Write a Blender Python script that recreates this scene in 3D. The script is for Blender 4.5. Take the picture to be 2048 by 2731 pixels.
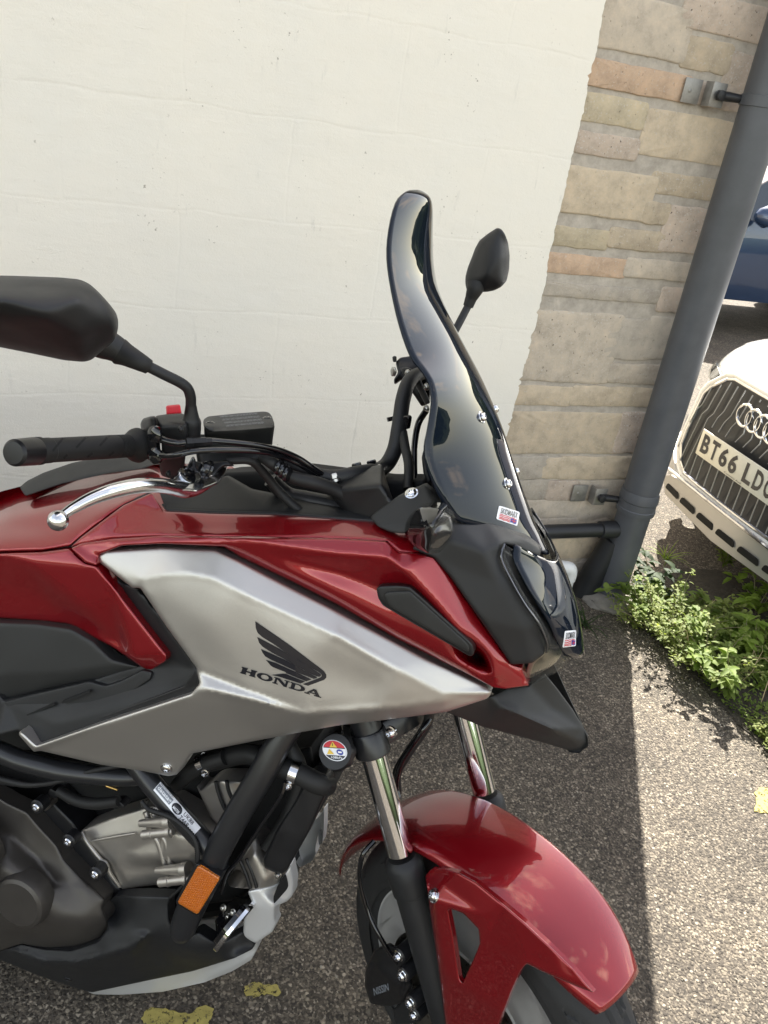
import bpy, bmesh, math, random
import numpy as np
from mathutils import Vector, Matrix
from mathutils.geometry import delaunay_2d_cdt
from mathutils.bvhtree import BVHTree
rad = math.radians
for o in list(bpy.data.objects): bpy.data.objects.remove(o)
scn = bpy.context.scene
col = scn.collection
# ------------------------------------------------------------ camera
FPX = 2200.0; PP = np.array([1024.0, 1365.5]); CAMH = 1.65
dn = np.array([-704, 4335., FPX]); dn /= np.linalg.norm(dn)
vx = np.array([5933., -153., FPX]); vx /= np.linalg.norm(vx)
ax_ = vx - dn*(vx@dn); ax_ /= np.linalg.norm(ax_)
RC = np.array([ax_, np.cross(-dn, ax_), -dn])          # camera (right, down, forward) -> world
CAM = np.array([0, 0, CAMH])
cd = bpy.data.cameras.new('camera'); cam = bpy.data.objects.new('camera', cd); col.objects.link(cam)
cd.sensor_fit = 'VERTICAL'; cd.sensor_height = 36.0; cd.sensor_width = 27.0
cd.lens = 36.0*FPX/2731.0; cd.clip_start = 0.02; cd.clip_end = 3000
right = RC@np.array([1, 0, 0]); up = RC@np.array([0, -1, 0]); back = RC@np.array([0, 0, -1])
cam.matrix_world = Matrix(((right[0], up[0], back[0], 0), (right[1], up[1], back[1], 0), (right[2], up[2], back[2], CAMH), (0, 0, 0, 1)))
scn.camera = cam
# ------------------------------------------------------------ light
SUN = np.array([0.522, 0.853]); ELEV = rad(41)
w = bpy.data.worlds.new('World'); scn.world = w; w.use_nodes = True
nt = w.node_tree; nt.nodes.clear()
sky = nt.nodes.new('ShaderNodeTexSky'); sky.sky_type = 'NISHITA'; sky.sun_disc = False
sky.sun_elevation = ELEV; sky.sun_rotation = math.atan2(SUN[0], SUN[1]); sky.air_density = 1.0; sky.dust_density = .3; sky.ozone_density = 1.0
# soft cumulus: white patches mixed into the sky for the sky's own look
tc = nt.nodes.new('ShaderNodeTexCoord'); cn = nt.nodes.new('ShaderNodeTexNoise'); cn.inputs['Scale'].default_value = 2.6; cn.inputs['Detail'].default_value = 7; cn.inputs['Roughness'].default_value = .58
mp = nt.nodes.new('ShaderNodeMapping'); mp.inputs['Scale'].default_value = (1, 1, 2.6); mp.inputs['Location'].default_value = (3.1, .7, 0)
nt.links.new(tc.outputs['Generated'], mp.inputs[0]); nt.links.new(mp.outputs[0], cn.inputs['Vector'])
cr = nt.nodes.new('ShaderNodeValToRGB'); cr.color_ramp.elements[0].position = .59; cr.color_ramp.elements[1].position = .75
nt.links.new(cn.outputs['Fac'], cr.inputs[0])
mx = nt.nodes.new('ShaderNodeMix'); mx.data_type = 'RGBA'; mx.inputs[7].default_value = (8.2, 8.5, 9.0, 1)
hs = nt.nodes.new('ShaderNodeHueSaturation'); hs.inputs['Saturation'].default_value = .88; nt.links.new(sky.outputs[0], hs.inputs['Color'])
nt.links.new(cr.outputs[0], mx.inputs[0]); nt.links.new(hs.outputs[0], mx.inputs[6])
bg = nt.nodes.new('ShaderNodeBackground'); bg.inputs[1].default_value = 0.12
wo = nt.nodes.new('ShaderNodeOutputWorld'); wbm = nt.nodes.new('ShaderNodeMix'); wbm.data_type = 'RGBA'; wbm.blend_type = 'MULTIPLY'; wbm.inputs[0].default_value = 1; wbm.inputs[7].default_value = (1.30, 1.0, .735, 1); nt.links.new(mx.outputs[2], wbm.inputs[6]); nt.links.new(wbm.outputs[2], bg.inputs[0]); nt.links.new(bg.outputs[0], wo.inputs[0])
sd = bpy.data.lights.new('sun', 'SUN'); sd.energy = 4.1; sd.angle = rad(0.5); sd.color = (1, .95, .86)
so = bpy.data.objects.new('sun', sd); col.objects.link(so)
sv = Vector((SUN[0]*math.cos(ELEV), SUN[1]*math.cos(ELEV), math.sin(ELEV)))
so.rotation_euler = sv.to_track_quat('Z', 'Y').to_euler(); so.location = (6, 10, 9)
scn.view_settings.view_transform = 'Standard'; scn.view_settings.look = 'None'; scn.view_settings.gamma = 1
scn.view_settings.exposure = 2.4
scn.render.engine = 'CYCLES'; scn.cycles.max_bounces = 8; scn.cycles.transparent_max_bounces = 12
# ------------------------------------------------------------ materials
def ramp(nt, src, stops):
    r = nt.nodes.new('ShaderNodeValToRGB'); e = r.color_ramp.elements
    while len(e) < len(stops): e.new(0.5)
    for i, (p, c) in enumerate(stops):
        e[i].position = p; e[i].color = (c, c, c, 1) if isinstance(c, (int, float)) else (*c, 1)
    nt.links.new(src, r.inputs[0]); return r.outputs[0]
def mat(name, color=(.5, .5, .5), rough=.5, metal=0, coat=0, coat_rough=.03, bump=None, noise=None, spec=.5, ior=1.45):
    m = bpy.data.materials.new(name); m.use_nodes = True; nt = m.node_tree
    b = nt.nodes['Principled BSDF']; b.inputs['Base Color'].default_value = (*color, 1); b.inputs['Roughness'].default_value = rough
    b.inputs['Metallic'].default_value = metal; b.inputs['Coat Weight'].default_value = coat; b.inputs['Coat Roughness'].default_value = coat_rough
    b.inputs['Specular IOR Level'].default_value = spec; b.inputs['IOR'].default_value = ior
    tc = nt.nodes.new('ShaderNodeTexCoord')
    if bump:
        n = nt.nodes.new('ShaderNodeTexNoise'); n.inputs['Scale'].default_value = bump[0]; n.inputs['Detail'].default_value = 3
        nt.links.new(tc.outputs['Object'], n.inputs['Vector'])
        bp = nt.nodes.new('ShaderNodeBump'); bp.inputs['Strength'].default_value = bump[1]; bp.inputs['Distance'].default_value = bump[2]
        nt.links.new(n.outputs['Fac'], bp.inputs['Height']); nt.links.new(bp.outputs[0], b.inputs['Normal'])
    if noise:      # (scale, amount) light mottling and roughness variation: dust, handling marks
        n = nt.nodes.new('ShaderNodeTexNoise'); n.inputs['Scale'].default_value = noise[0]; n.inputs['Detail'].default_value = 6; n.inputs['Roughness'].default_value = .65
        nt.links.new(tc.outputs['Object'], n.inputs['Vector'])
        a = noise[1]; c = np.array(color)
        nt.links.new(ramp(nt, n.outputs['Fac'], [(.3, tuple(c*(1-a))), (.7, tuple(np.minimum(c*(1+a), 1)))]), b.inputs['Base Color'])
        nt.links.new(ramp(nt, n.outputs['Fac'], [(.3, max(rough-.06, 0)), (.75, min(rough+.09, 1))]), b.inputs['Roughness'])
    return m
def flakes(m, scale, amt):
    """metallic paint: tiny flake normals under the clear coat"""
    nt = m.node_tree; b = nt.nodes['Principled BSDF']; tc = nt.nodes.new('ShaderNodeTexCoord')
    v = nt.nodes.new('ShaderNodeTexVoronoi'); v.inputs['Scale'].default_value = scale; nt.links.new(tc.outputs['Object'], v.inputs['Vector'])
    vm = nt.nodes.new('ShaderNodeVectorMath'); vm.operation = 'SUBTRACT'; vm.inputs[1].default_value = (.5, .5, .5); nt.links.new(v.outputs['Color'], vm.inputs[0])
    sc = nt.nodes.new('ShaderNodeVectorMath'); sc.operation = 'SCALE'; sc.inputs['Scale'].default_value = amt; nt.links.new(vm.outputs[0], sc.inputs[0])
    g = nt.nodes.new('ShaderNodeNewGeometry'); ad = nt.nodes.new('ShaderNodeVectorMath'); nt.links.new(g.outputs['Normal'], ad.inputs[0]); nt.links.new(sc.outputs[0], ad.inputs[1])
    nm = nt.nodes.new('ShaderNodeVectorMath'); nm.operation = 'NORMALIZE'; nt.links.new(ad.outputs[0], nm.inputs[0]); nt.links.new(nm.outputs[0], b.inputs['Normal'])
    return m
M = {}
M['red'] = flakes(mat('metallic_red_paint', (.25, .003, .008), .27, .5, 1.0, .012), 2600, .11)
M['silver'] = flakes(mat('matt_silver_paint', (.54, .525, .50), .44, .95), 2600, .08)
M['black'] = mat('black_textured_plastic', (.0115, .012, .013), .5, bump=(1400, .35, .0006), noise=(14, .12))
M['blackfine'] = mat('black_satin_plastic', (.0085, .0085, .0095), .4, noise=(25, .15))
M['gloss'] = mat('gloss_black_plastic', (.006, .006, .007), .06, coat=.5)
M['grey_plastic'] = mat('dark_grey_plastic', (.020, .0205, .020), .52, bump=(1500, .4, .0006), noise=(16, .10))
M['frame'] = mat('satin_black_frame_paint', (.015, .0155, .017), .3, coat=.2, coat_rough=.3, bump=(900, .12, .0004))
M['dark_engine'] = mat('dark_bronze_engine_paint', (.062, .056, .05), .38, .45, bump=(1100, .22, .0005), noise=(18, .08))
M['engine'] = mat('bronze_engine_paint', (.40, .375, .34), .36, .8, bump=(900, .3, .0006), noise=(20, .08))
M['chrome'] = mat('chrome', (.72, .73, .75), .06, 1.0)
M['brushed'] = mat('polished_aluminium', (.66, .67, .69), .16, 1.0, noise=(40, .06))
M['zinc'] = mat('zinc_plated_steel', (.5, .49, .46), .3, 1.0, noise=(60, .12))
M['rubber'] = mat('black_rubber', (.010, .010, .010), .6, noise=(40, .15))
M['tyre'] = mat('tyre_rubber', (.022, .022, .022), .72, bump=(300, .4, .001), noise=(30, .2))
M['rim'] = mat('grey_wheel_paint', (.62, .62, .61), .35, .4)
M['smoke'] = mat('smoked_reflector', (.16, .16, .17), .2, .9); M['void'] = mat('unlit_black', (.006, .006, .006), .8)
M['amber'] = None
M['white'] = mat('white_vinyl', (.8, .81, .83), .4)
M['ink'] = mat('black_vinyl', (.008, .009, .014), .28, coat=.4)
M['outline'] = mat('grey_vinyl', (.5, .5, .48), .35, .3)
M['redink'] = mat('red_ink', (.55, .03, .04), .45)
M['blueink'] = mat('blue_ink', (.03, .05, .3), .45)
M['yellowink'] = mat('yellow_ink', (.75, .5, .06), .45)
M['greyink'] = mat('grey_ink', (.22, .24, .27), .4)
M['redswitch'] = mat('red_switch_plastic', (.62, .03, .05), .38)
M['brass'] = mat('brass', (.7, .45, .15), .3, 1.0)
# amber reflector: prismatic cells
m = mat('amber_reflector', (.85, .22, .01), .12, coat=1.0); M['amber'] = m; nt = m.node_tree; b = nt.nodes['Principled BSDF']
tc = nt.nodes.new('ShaderNodeTexCoord'); mpn = nt.nodes.new('ShaderNodeMapping'); mpn.inputs['Rotation'].default_value = (0, rad(28), 0); v = nt.nodes.new('ShaderNodeTexVoronoi'); v.inputs['Scale'].default_value = 330; v.inputs['Randomness'].default_value = .15
nt.links.new(tc.outputs['Object'], mpn.inputs[0]); nt.links.new(mpn.outputs[0], v.inputs['Vector'])
bp = nt.nodes.new('ShaderNodeBump'); bp.inputs['Strength'].default_value = .9; bp.inputs['Distance'].default_value = .002
nt.links.new(v.outputs['Distance'], bp.inputs['Height']); nt.links.new(bp.outputs[0], b.inputs['Normal'])
nt.links.new(ramp(nt, v.outputs['Distance'], [(0, (.95, .33, .02)), (.6, (.45, .10, .005))]), b.inputs['Base Color'])
# tinted glossy acrylic
def glassy(name, tint, gloss_rough=.01, opacity=.9, color=(.006, .010, .018), rimtint=None):
    m = bpy.data.materials.new(name); m.use_nodes = True; nt = m.node_tree; nt.nodes.clear()
    out = nt.nodes.new('ShaderNodeOutputMaterial'); p = nt.nodes.new('ShaderNodeBsdfPrincipled'); p.inputs['Base Color'].default_value = (*color, 1); p.inputs['Roughness'].default_value = gloss_rough; p.inputs['IOR'].default_value = 1.4
    p.inputs['Coat Weight'].default_value = 0
    t = nt.nodes.new('ShaderNodeBsdfTransparent'); t.inputs[0].default_value = (*tint, 1)
    ms = nt.nodes.new('ShaderNodeMixShader'); ms.inputs[0].default_value = opacity
    nt.links.new(t.outputs[0], ms.inputs[1]); nt.links.new(p.outputs[0], ms.inputs[2]); nt.links.new(ms.outputs[0], out.inputs[0]); return m
M['screen'] = glassy('smoked_acrylic', (.3, .3, .33), .008, .93)
M['lens'] = glassy('clear_lens', (.9, .9, .87), .02, .16, (.10, .10, .10))
M['carglass'] = mat('car_glass', (.012, .018, .026), .03, coat=1)
# ------------------------------------------------------------ frames of reference and unprojection
def ray_np(uv):
    uv = np.asarray(uv, float); c = np.stack([(uv[..., 0]-PP[0])/FPX, (uv[..., 1]-PP[1])/FPX, np.ones(uv.shape[:-1])], -1)
    return c@RC.T
RK = rad(27); PHI, TH, LAM = rad(36), rad(34), rad(12)
B0 = np.array([math.cos(PHI), -math.sin(PHI), 0]); L0 = np.array([math.sin(PHI), math.cos(PHI), 0]); Z0 = np.array([0, 0, 1.])
BX, BY, BZ = B0, math.cos(LAM)*L0-math.sin(LAM)*Z0, math.cos(LAM)*Z0+math.sin(LAM)*L0
SA = -math.sin(RK)*BX+math.cos(RK)*BZ; E10 = math.cos(RK)*BX+math.sin(RK)*BZ
S1 = math.cos(TH)*E10-math.sin(TH)*BY; S2 = math.cos(TH)*BY+math.sin(TH)*E10
AX = np.array([0.63943917, 0.72710726, 0.304])            # front axle in the world
BO = np.array([0.70975466, 0.62487906, 0.0])              # motorcycle origin on the ground
class Space:
    """a frame (origin, x, y, z); un(u,v,w) gives the local point seen at photo pixel u,v lying w along -n from the origin"""
    def __init__(s, o, x, y, z, n, store=None):
        s.o = np.array(o); s.A = np.array([x, y, z]); s.n = np.array(n, float); s.store = store
    def un(s, u, v, w):
        uv = np.stack(np.broadcast_arrays(np.asarray(u, float), np.asarray(v, float)), -1); r = ray_np(uv)
        n = s.A.T@s.n
        t = (-np.asarray(w, float)-(CAM-s.o)@n)/(r@n)
        P = CAM+t[..., None]*r
        return s.loc(P)
    def loc(s, P):
        st = s.store or s; return (P-st.o)@st.A.T
    def w2(s, p): return s.o+np.asarray(p)@s.A
    def vec(s, v):    # own-frame vector -> storage-frame vector
        st = s.store or s; return (np.asarray(v)@s.A)@st.A.T
    def pt(s, p):     # own-frame point -> storage-frame point
        st = s.store or s; return (s.w2(p)-st.o)@st.A.T
BK = Space(BO, BX, BY, BZ, (0, 1, 0))
ST = Space(AX, S1, S2, SA, (0, 1, 0), BK)
CAM_B = BK.loc(CAM)
# ------------------------------------------------------------ mesh tools
def link_mesh(name, verts, faces, m, parent=None, smooth=True, label=None, matrix=None, attr=None):
    me = bpy.data.meshes.new(name); me.from_pydata([tuple(map(float, v)) for v in verts], [], [tuple(int(i) for i in f) for f in faces]); me.update()
    bm = bmesh.new(); bm.from_mesh(me); bmesh.ops.recalc_face_normals(bm, faces=bm.faces); bm.to_mesh(me); bm.free()
    if smooth is True: me.polygons.foreach_set('use_smooth', [True]*len(me.polygons))
    o = bpy.data.objects.new(name, me); col.objects.link(o)
    if m is not None: me.materials.append(m)
    if parent is not None: o.parent = parent
    if label: o['label'] = label
    return o
def thing(o, label, cat, group=None, kind=None):
    if label: o['label'] = label
    if cat: o['category'] = cat
    if group: o['group'] = group
    if kind: o['kind'] = kind
    return o
def empty(name, loc, label, cat, group=None):
    o = bpy.data.objects.new(name, None); o.location = loc; o.empty_display_size = .1; col.objects.link(o); return thing(o, label, cat, group)
class MB:
    def __init__(s): s.v = []; s.f = []
    def raw(s, v, f):
        k = len(s.v); s.v += [tuple(map(float, p)) for p in v]; s.f += [tuple(int(i)+k for i in q) for q in f]; return s
    def bm(s, bm, T=None):
        bm.verts.index_update(); v = [tuple(x.co) for x in bm.verts]
        if T is not None: v = [T(p) for p in v]
        s.raw(v, [[x.index for x in f.verts] for f in bm.faces]); bm.free(); return s
    def box(s, c, half, axes=None, bev=0, seg=2):
        axes = np.eye(3) if axes is None else np.array(axes, float)
        bm = bmesh.new(); bmesh.ops.create_cube(bm, size=2)
        for x in bm.verts: x.co = Vector((x.co.x*half[0], x.co.y*half[1], x.co.z*half[2]))
        if bev: bmesh.ops.bevel(bm, geom=bm.edges[:], offset=bev, segments=seg, profile=.5, affect='EDGES')
        return s.bm(bm, lambda p: tuple(np.array(c)+np.array(p)@axes))
    def tube(s, pts, r, n=14, sub=6, caps=True, closed=False):
        P = np.array(pts, float); R = np.array(r if hasattr(r, '__len__') else [r]*len(P), float)
        if sub > 1 and len(P) > 2:
            Q = np.vstack([2*P[0]-P[1], P, 2*P[-1]-P[-2]]); out = []; ro = []
            for i in range(1, len(Q)-2):
                for k in range(sub):
                    t = k/sub; a, b_, c, d = Q[i-1], Q[i], Q[i+1], Q[i+2]
                    out.append(.5*((2*b_)+(-a+c)*t+(2*a-5*b_+4*c-d)*t*t+(-a+3*b_-3*c+d)*t**3)); ro.append(R[i-1]*(1-t)+R[i]*t)
            out.append(P[-1]); ro.append(R[-1]); P = np.array(out); R = np.array(ro)
        T = np.gradient(P, axis=0); T /= np.linalg.norm(T, axis=1)[:, None]+1e-12
        ref = np.array([0, 0, 1.]) if abs(T[0][2]) < .9 else np.array([1., 0, 0]); u = np.cross(T[0], ref); u /= np.linalg.norm(u)
        V = []; F = []
        for i in range(len(P)):
            u = u-T[i]*(u@T[i]); u /= np.linalg.norm(u); w_ = np.cross(T[i], u)
            for k in range(n):
                a = 2*math.pi*k/n; V.append(P[i]+R[i]*(math.cos(a)*u+math.sin(a)*w_))
        for i in range(len(P)-1):
            for k in range(n): F.append((i*n+k, i*n+(k+1) % n, (i+1)*n+(k+1) % n, (i+1)*n+k))
        if caps: F.append(tuple(range(n))[::-1]); F.append(tuple(range((len(P)-1)*n, len(P)*n)))
        return s.raw(V, F)
    def lathe(s, p0, d, prof, n=24):
        d = np.array(d, float); d /= np.linalg.norm(d); ref = np.array([0, 0, 1.]) if abs(d[2]) < .9 else np.array([1., 0, 0])
        u = np.cross(d, ref); u /= np.linalg.norm(u); w_ = np.cross(d, u); p0 = np.array(p0, float); V = []; F = []
        for t, r in prof:
            for k in range(n):
                a = 2*math.pi*k/n; V.append(p0+d*t+max(r, 1e-5)*(math.cos(a)*u+math.sin(a)*w_))
        for i in range(len(prof)-1):
            for k in range(n): F.append((i*n+k, i*n+(k+1) % n, (i+1)*n+(k+1) % n, (i+1)*n+k))
        F.append(tuple(range(n))[::-1]); F.append(tuple(range((len(prof)-1)*n, len(prof)*n)))
        return s.raw(V, F)
    def ball(s, c, r, n=12):
        return s.lathe(np.array(c)-np.array([0, 0, r]), (0, 0, 1), [(r-r*math.cos(math.pi*i/n), r*math.sin(math.pi*i/n)) for i in range(n+1)], 2*n)
    def obj(s, name, m, parent=None, smooth=True, label=None, sharp=35):
        o = link_mesh(name, s.v, s.f, m, parent, smooth, label)
        if smooth: 
            o.data.set_sharp_from_angle(angle=rad(sharp))
        return o
def round_poly(P, r, n=3):
    """cut each corner of a px polygon by a small arc of size r"""
    out = []; N = len(P)
    for i in range(N):
        a, b_, c = np.array(P[i-1], float), np.array(P[i], float), np.array(P[(i+1) % N], float)
        la, lc = np.linalg.norm(a-b_), np.linalg.norm(c-b_); q = min(r, .45*la, .45*lc)
        s_, e_ = b_+(a-b_)/la*q, b_+(c-b_)/lc*q
        for k in range(n+1):
            t = k/n; out.append((1-t)**2*s_+2*t*(1-t)*b_+t*t*e_)
    return out
def densify(P, step):
    out = []; N = len(P)
    for i in range(N):
        a, b_ = np.array(P[i], float), np.array(P[(i+1) % N], float); k = max(1, int(np.linalg.norm(b_-a)/step+.5))
        for j in range(k): out.append(a+(b_-a)*j/k)
    return np.array(out)
def inside(P, Q):
    x, y = Q[:, 0], Q[:, 1]; c = np.zeros(len(Q), bool); N = len(P)
    for i in range(N):
        x1, y1 = P[i]; x2, y2 = P[(i+1) % N]
        if y1 == y2: continue
        m_ = ((y1 > y) != (y2 > y)) & (x < (x2-x1)*(y-y1)/(y2-y1)+x1); c ^= m_
    return c
def seg_dist(P, Q, closed=True):
    d = np.full(len(Q), 1e9); N = len(P)
    for i in range(N if closed else N-1):
        a = P[i]; b_ = P[(i+1) % N]; ab = b_-a; t = np.clip(((Q-a)@ab)/(ab@ab+1e-12), 0, 1)
        d = np.minimum(d, np.linalg.norm(Q-(a+t[:, None]*ab), axis=1))
    return d
def field(ctrl, Q):
    pts = []; W = []; E = []
    for line in ctrl:
        k = len(pts)
        for (x, y, w_) in line: pts.append(Vector((x, y))); W.append(w_)
        E += [(k+i, k+i+1) for i in range(len(line)-1)]
    if len(pts) < 3: return np.full(len(Q), W[0])
    vs, es, fs, ov, _, _ = delaunay_2d_cdt(pts, E, [], 0, .01)
    V = np.array([tuple(v) for v in vs]); w_ = np.array([W[o[0]] if o else 0 for o in ov]); best = np.full(len(Q), -1e9); val = np.zeros(len(Q))
    for f in fs:
        a, b_, c = V[f[0]], V[f[1]], V[f[2]]; det = (b_[0]-a[0])*(c[1]-a[1])-(c[0]-a[0])*(b_[1]-a[1])
        if abs(det) < 1e-6: continue
        l1 = ((Q[:, 0]-a[0])*(c[1]-a[1])-(c[0]-a[0])*(Q[:, 1]-a[1]))/det; l2 = ((b_[0]-a[0])*(Q[:, 1]-a[1])-(Q[:, 0]-a[0])*(b_[1]-a[1]))/det; l0 = 1-l1-l2
        mn = np.minimum(np.minimum(l0, l1), l2); up_ = mn > best; best = np.where(up_, mn, best); val = np.where(up_, l0*w_[f[0]]+l1*w_[f[1]]+l2*w_[f[2]], val)
    return val
def blur(A, sg):
    r = int(3*sg+1); k = np.exp(-.5*(np.arange(-r, r+1)/sg)**2); k /= k.sum()
    for ax in (0, 1):
        B_ = np.pad(A, [(r, r) if i == ax else (0, 0) for i in (0, 1)], mode='reflect', reflect_type='odd') if min(A.shape) > r+1 else np.pad(A, [(r, r) if i == ax else (0, 0) for i in (0, 1)], mode='edge')
        A = np.apply_along_axis(lambda v: np.convolve(v, k, 'valid'), ax, B_)
    return A
def field_smooth(ctrl, V, cr, s1, s2, P):
    st = 4.0; pad = 3*s1+8; lo, hi = V.min(0)-pad, V.max(0)+pad; xs = np.arange(lo[0], hi[0]+st, st); ys = np.arange(lo[1], hi[1]+st, st); X, Y = np.meshgrid(xs, ys)
    Q = np.stack([X.ravel(), Y.ravel()], 1); A = field(ctrl, Q).reshape(X.shape); S = blur(A, s1/st)
    if cr is not None:
        Bg = blur(A, s2/st); d = np.full(len(Q), 1e9)
        for i in cr: d = np.minimum(d, seg_dist(np.array([c[:2] for c in ctrl[i]]), Q, False))
        d = d.reshape(X.shape); m_ = blur(np.exp(-(d/(s2*.9))**2), 2.0); S = Bg+m_*(S-Bg)
    fx = np.clip((V[:, 0]-lo[0])/st, 0, len(xs)-1.001); fy = np.clip((V[:, 1]-lo[1])/st, 0, len(ys)-1.001); i = fx.astype(int); j = fy.astype(int); a = fx-i; b_ = fy-j
    return (1-a)*(1-b_)*S[j, i]+a*(1-b_)*S[j, i+1]+(1-a)*b_*S[j+1, i]+a*b_*S[j+1, i+1]
HITS = {}
def panel(name, outline, ctrl, m, parent, sp=BK, grid=9, smooth=5, edge=.004, epx=12, thick=.012, holes=(), rc=6, label=None, mirror=False, key=None, sharp=None, cr=None, relax=70, back=None):
    """body panel: photo outline laid at real lateral offsets, pillowed edges, returned rim, optional mirrored twin in the same mesh"""
    P = densify(round_poly(outline, rc), grid); H_ = [densify(round_poly(h, rc), grid) for h in holes]
    rings = []; cpts = []
    if edge and epx:
        for L_ in [P]+H_:
            tn = np.roll(L_, -1, 0)-np.roll(L_, 1, 0); nn = np.stack([-tn[:, 1], tn[:, 0]], 1); nn /= np.linalg.norm(nn, axis=1)[:, None]+1e-9
            for fr in (.1, .3, .6, 1.0):
                for sg in (1, -1):
                    c_ = L_+sg*nn*epx*fr; ok = inside(P, c_)
                    for h in H_: ok &= ~inside(h, c_)
                    dd = seg_dist(P, c_)
                    for h in H_: dd = np.minimum(dd, seg_dist(h, c_))
                    rings.append(c_[ok & (dd > epx*fr*.93)])
    if cr is not None:
        for i in cr:
            l_ = np.array([c_[:2] for c_ in ctrl[i]]); o_ = []
            for a_, b_ in zip(l_[:-1], l_[1:]):
                k_ = max(1, int(np.linalg.norm(b_-a_)/grid+.5)); o_ += [a_+(b_-a_)*j/k_ for j in range(k_)]
            o_ = np.array(o_+[l_[-1]]); dm = seg_dist(P, o_); cpts.append(o_[inside(P, o_) & (dm > max(grid*.5, epx*1.05 if edge else 0))])
    lim = max(grid*.55, epx*1.0+grid*.45 if edge else 0)
    lo, hi = P.min(0), P.max(0); gx, gy = np.meshgrid(np.arange(lo[0], hi[0], grid), np.arange(lo[1], hi[1], grid*.87)); gx = gx+(np.arange(gx.shape[0]) % 2)[:, None]*grid/2
    G = np.stack([gx.ravel(), gy.ravel()], 1); k = inside(P, G) & (seg_dist(P, G) > lim)
    for h in H_: k &= ~inside(h, G) & (seg_dist(h, G) > lim)
    G = G[k]
    for c_ in cpts:
        if len(c_) > 1: G = G[seg_dist(c_, G, False) > grid*.62]
    pts = np.vstack([P]+H_+rings+cpts+[G]); E = []; base = 0
    for L_ in [P]+H_:
        n = len(L_); E += [(base+i, base+(i+1) % n) for i in range(n)]; base += n
    if ctrl:
        pass
    vs, es, fs, ov, _, _ = delaunay_2d_cdt([Vector(p) for p in pts], E, [], 0, .001)
    V = np.array([tuple(v) for v in vs]); F = np.array([tuple(f) for f in fs if len(f) == 3]); C_ = V[F].mean(1)
    k = inside(P, C_)
    for h in H_: k &= ~inside(h, C_)
    F = F[k]
    w_ = field_smooth(ctrl, V, cr, 2.0+smooth*1.1, relax*.35, P) if not isinstance(ctrl, (int, float)) else np.full(len(V), float(ctrl))
    ed = np.vstack([F[:, [0, 1]], F[:, [1, 2]], F[:, [2, 0]]]); es_ = np.sort(ed, 1); uq, inv, cnt = np.unique(es_, axis=0, return_inverse=True, return_counts=True)
    d = seg_dist(P, V)
    for h in H_: d = np.minimum(d, seg_dist(h, V))
    t = np.clip(1-d/epx, 0, 1); w_ = w_-edge*(1-np.sqrt(np.clip(1-t*t, 0, 1)))
    loc = sp.un(V[:, 0], V[:, 1], w_)
    mb = MB(); used = sorted(set(F.ravel())); mp_ = {a: i for i, a in enumerate(used)}; Lv = loc[used]
    F2 = [tuple(mp_[i] for i in f) for f in F]; mb.raw(Lv, F2)
    bnd = [e for e in range(len(uq)) if cnt[e] == 1]; bi = set(); [bi.update(uq[e]) for e in bnd]
    if back is None and sp is ST and mirror is False and thick > .008: back = .03
    if back: dv = loc-CAM_B; inw = dv/np.linalg.norm(dv, axis=1)[:, None]*thick+(loc[used].mean(0)-loc)*back
    else: inw = np.tile((sp.vec((0, 1, 0)) if sp in (BK, ST) else sp.vec(sp.n))*thick, (len(loc), 1))
    k0 = len(mb.v); bl = sorted(bi); bm_ = {a: k0+2*i for i, a in enumerate(bl)}
    for a in bl: mb.v += [tuple(loc[a]), tuple(loc[a]+inw[a])]
    for e in bnd: a, b_ = uq[e]; mb.f.append((bm_[a], bm_[b_], bm_[b_]+1, bm_[a]+1))
    HITS[key or name] = BVHTree.FromPolygons([Vector(map(float, p)) for p in Lv], F2)
    o = mb.obj(name, m, parent, True, label, sharp or 50)
    if mirror:
        m2 = MB(); m2.v = [(p[0], -p[1], p[2]) for p in mb.v]; m2.f = [f[::-1] for f in mb.f]; m2.obj(name, m, parent, True, None, sharp or 50)
    return o
def hit(key, u, v, off=0.0006):
    r = BK.vec((0, 0, 0)); d = ray_np([u, v])@BK.A.T; d /= np.linalg.norm(d)
    h = HITS[key].ray_cast(Vector(CAM_B), Vector(d))
    if h[0] is None: h = HITS[key].find_nearest(Vector(BK.un(u, v, .2)))
    n = np.array(h[1]); n = n if n@d < 0 else -n
    return np.array(h[0])+n*off, n
def decal(name, polys, key, m, parent, off=.0008, label=None, step=None, fill=None):
    """flat marks: union of px polygons laid on a panel's surface"""
    pts = []; fc = []
    for P in polys:
        k = len(pts); P = [np.array(p, float) for p in P]
        if step: P = list(densify(P, step))
        A_ = sum(P[i][0]*P[(i+1) % len(P)][1]-P[(i+1) % len(P)][0]*P[i][1] for i in range(len(P)))
        if A_ < 0: P = P[::-1]
        pts += [Vector(p) for p in P]; fc.append(list(range(k, k+len(P))))
    if fill:
        A_ = np.array([tuple(p) for p in pts]); lo, hi = A_.min(0), A_.max(0)
        for x in np.arange(lo[0]+fill/2, hi[0], fill):
            for y in np.arange(lo[1]+fill/2, hi[1], fill):
                if inside([tuple(pts[i]) for i in fc[0]], np.array([[x, y]]))[0]: pts.append(Vector((x, y)))
    vs, es, fs, _, _, _ = delaunay_2d_cdt(pts, [], fc, 1, .001)
    PL = [[tuple(pts[i]) for i in f] for f in fc]
    if len(PL) > 1:
        C_ = np.array([np.mean([tuple(vs[i]) for i in f], axis=0) for f in fs]); k_ = np.zeros(len(fs), bool)
        for p_ in PL: k_ |= inside(p_, C_)
        fs = [f for f, k in zip(fs, k_) if k]
    V = [hit(key, v[0], v[1], off)[0] for v in vs]
    return link_mesh(name, V, fs, m, parent, False, label)
_font = None
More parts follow.
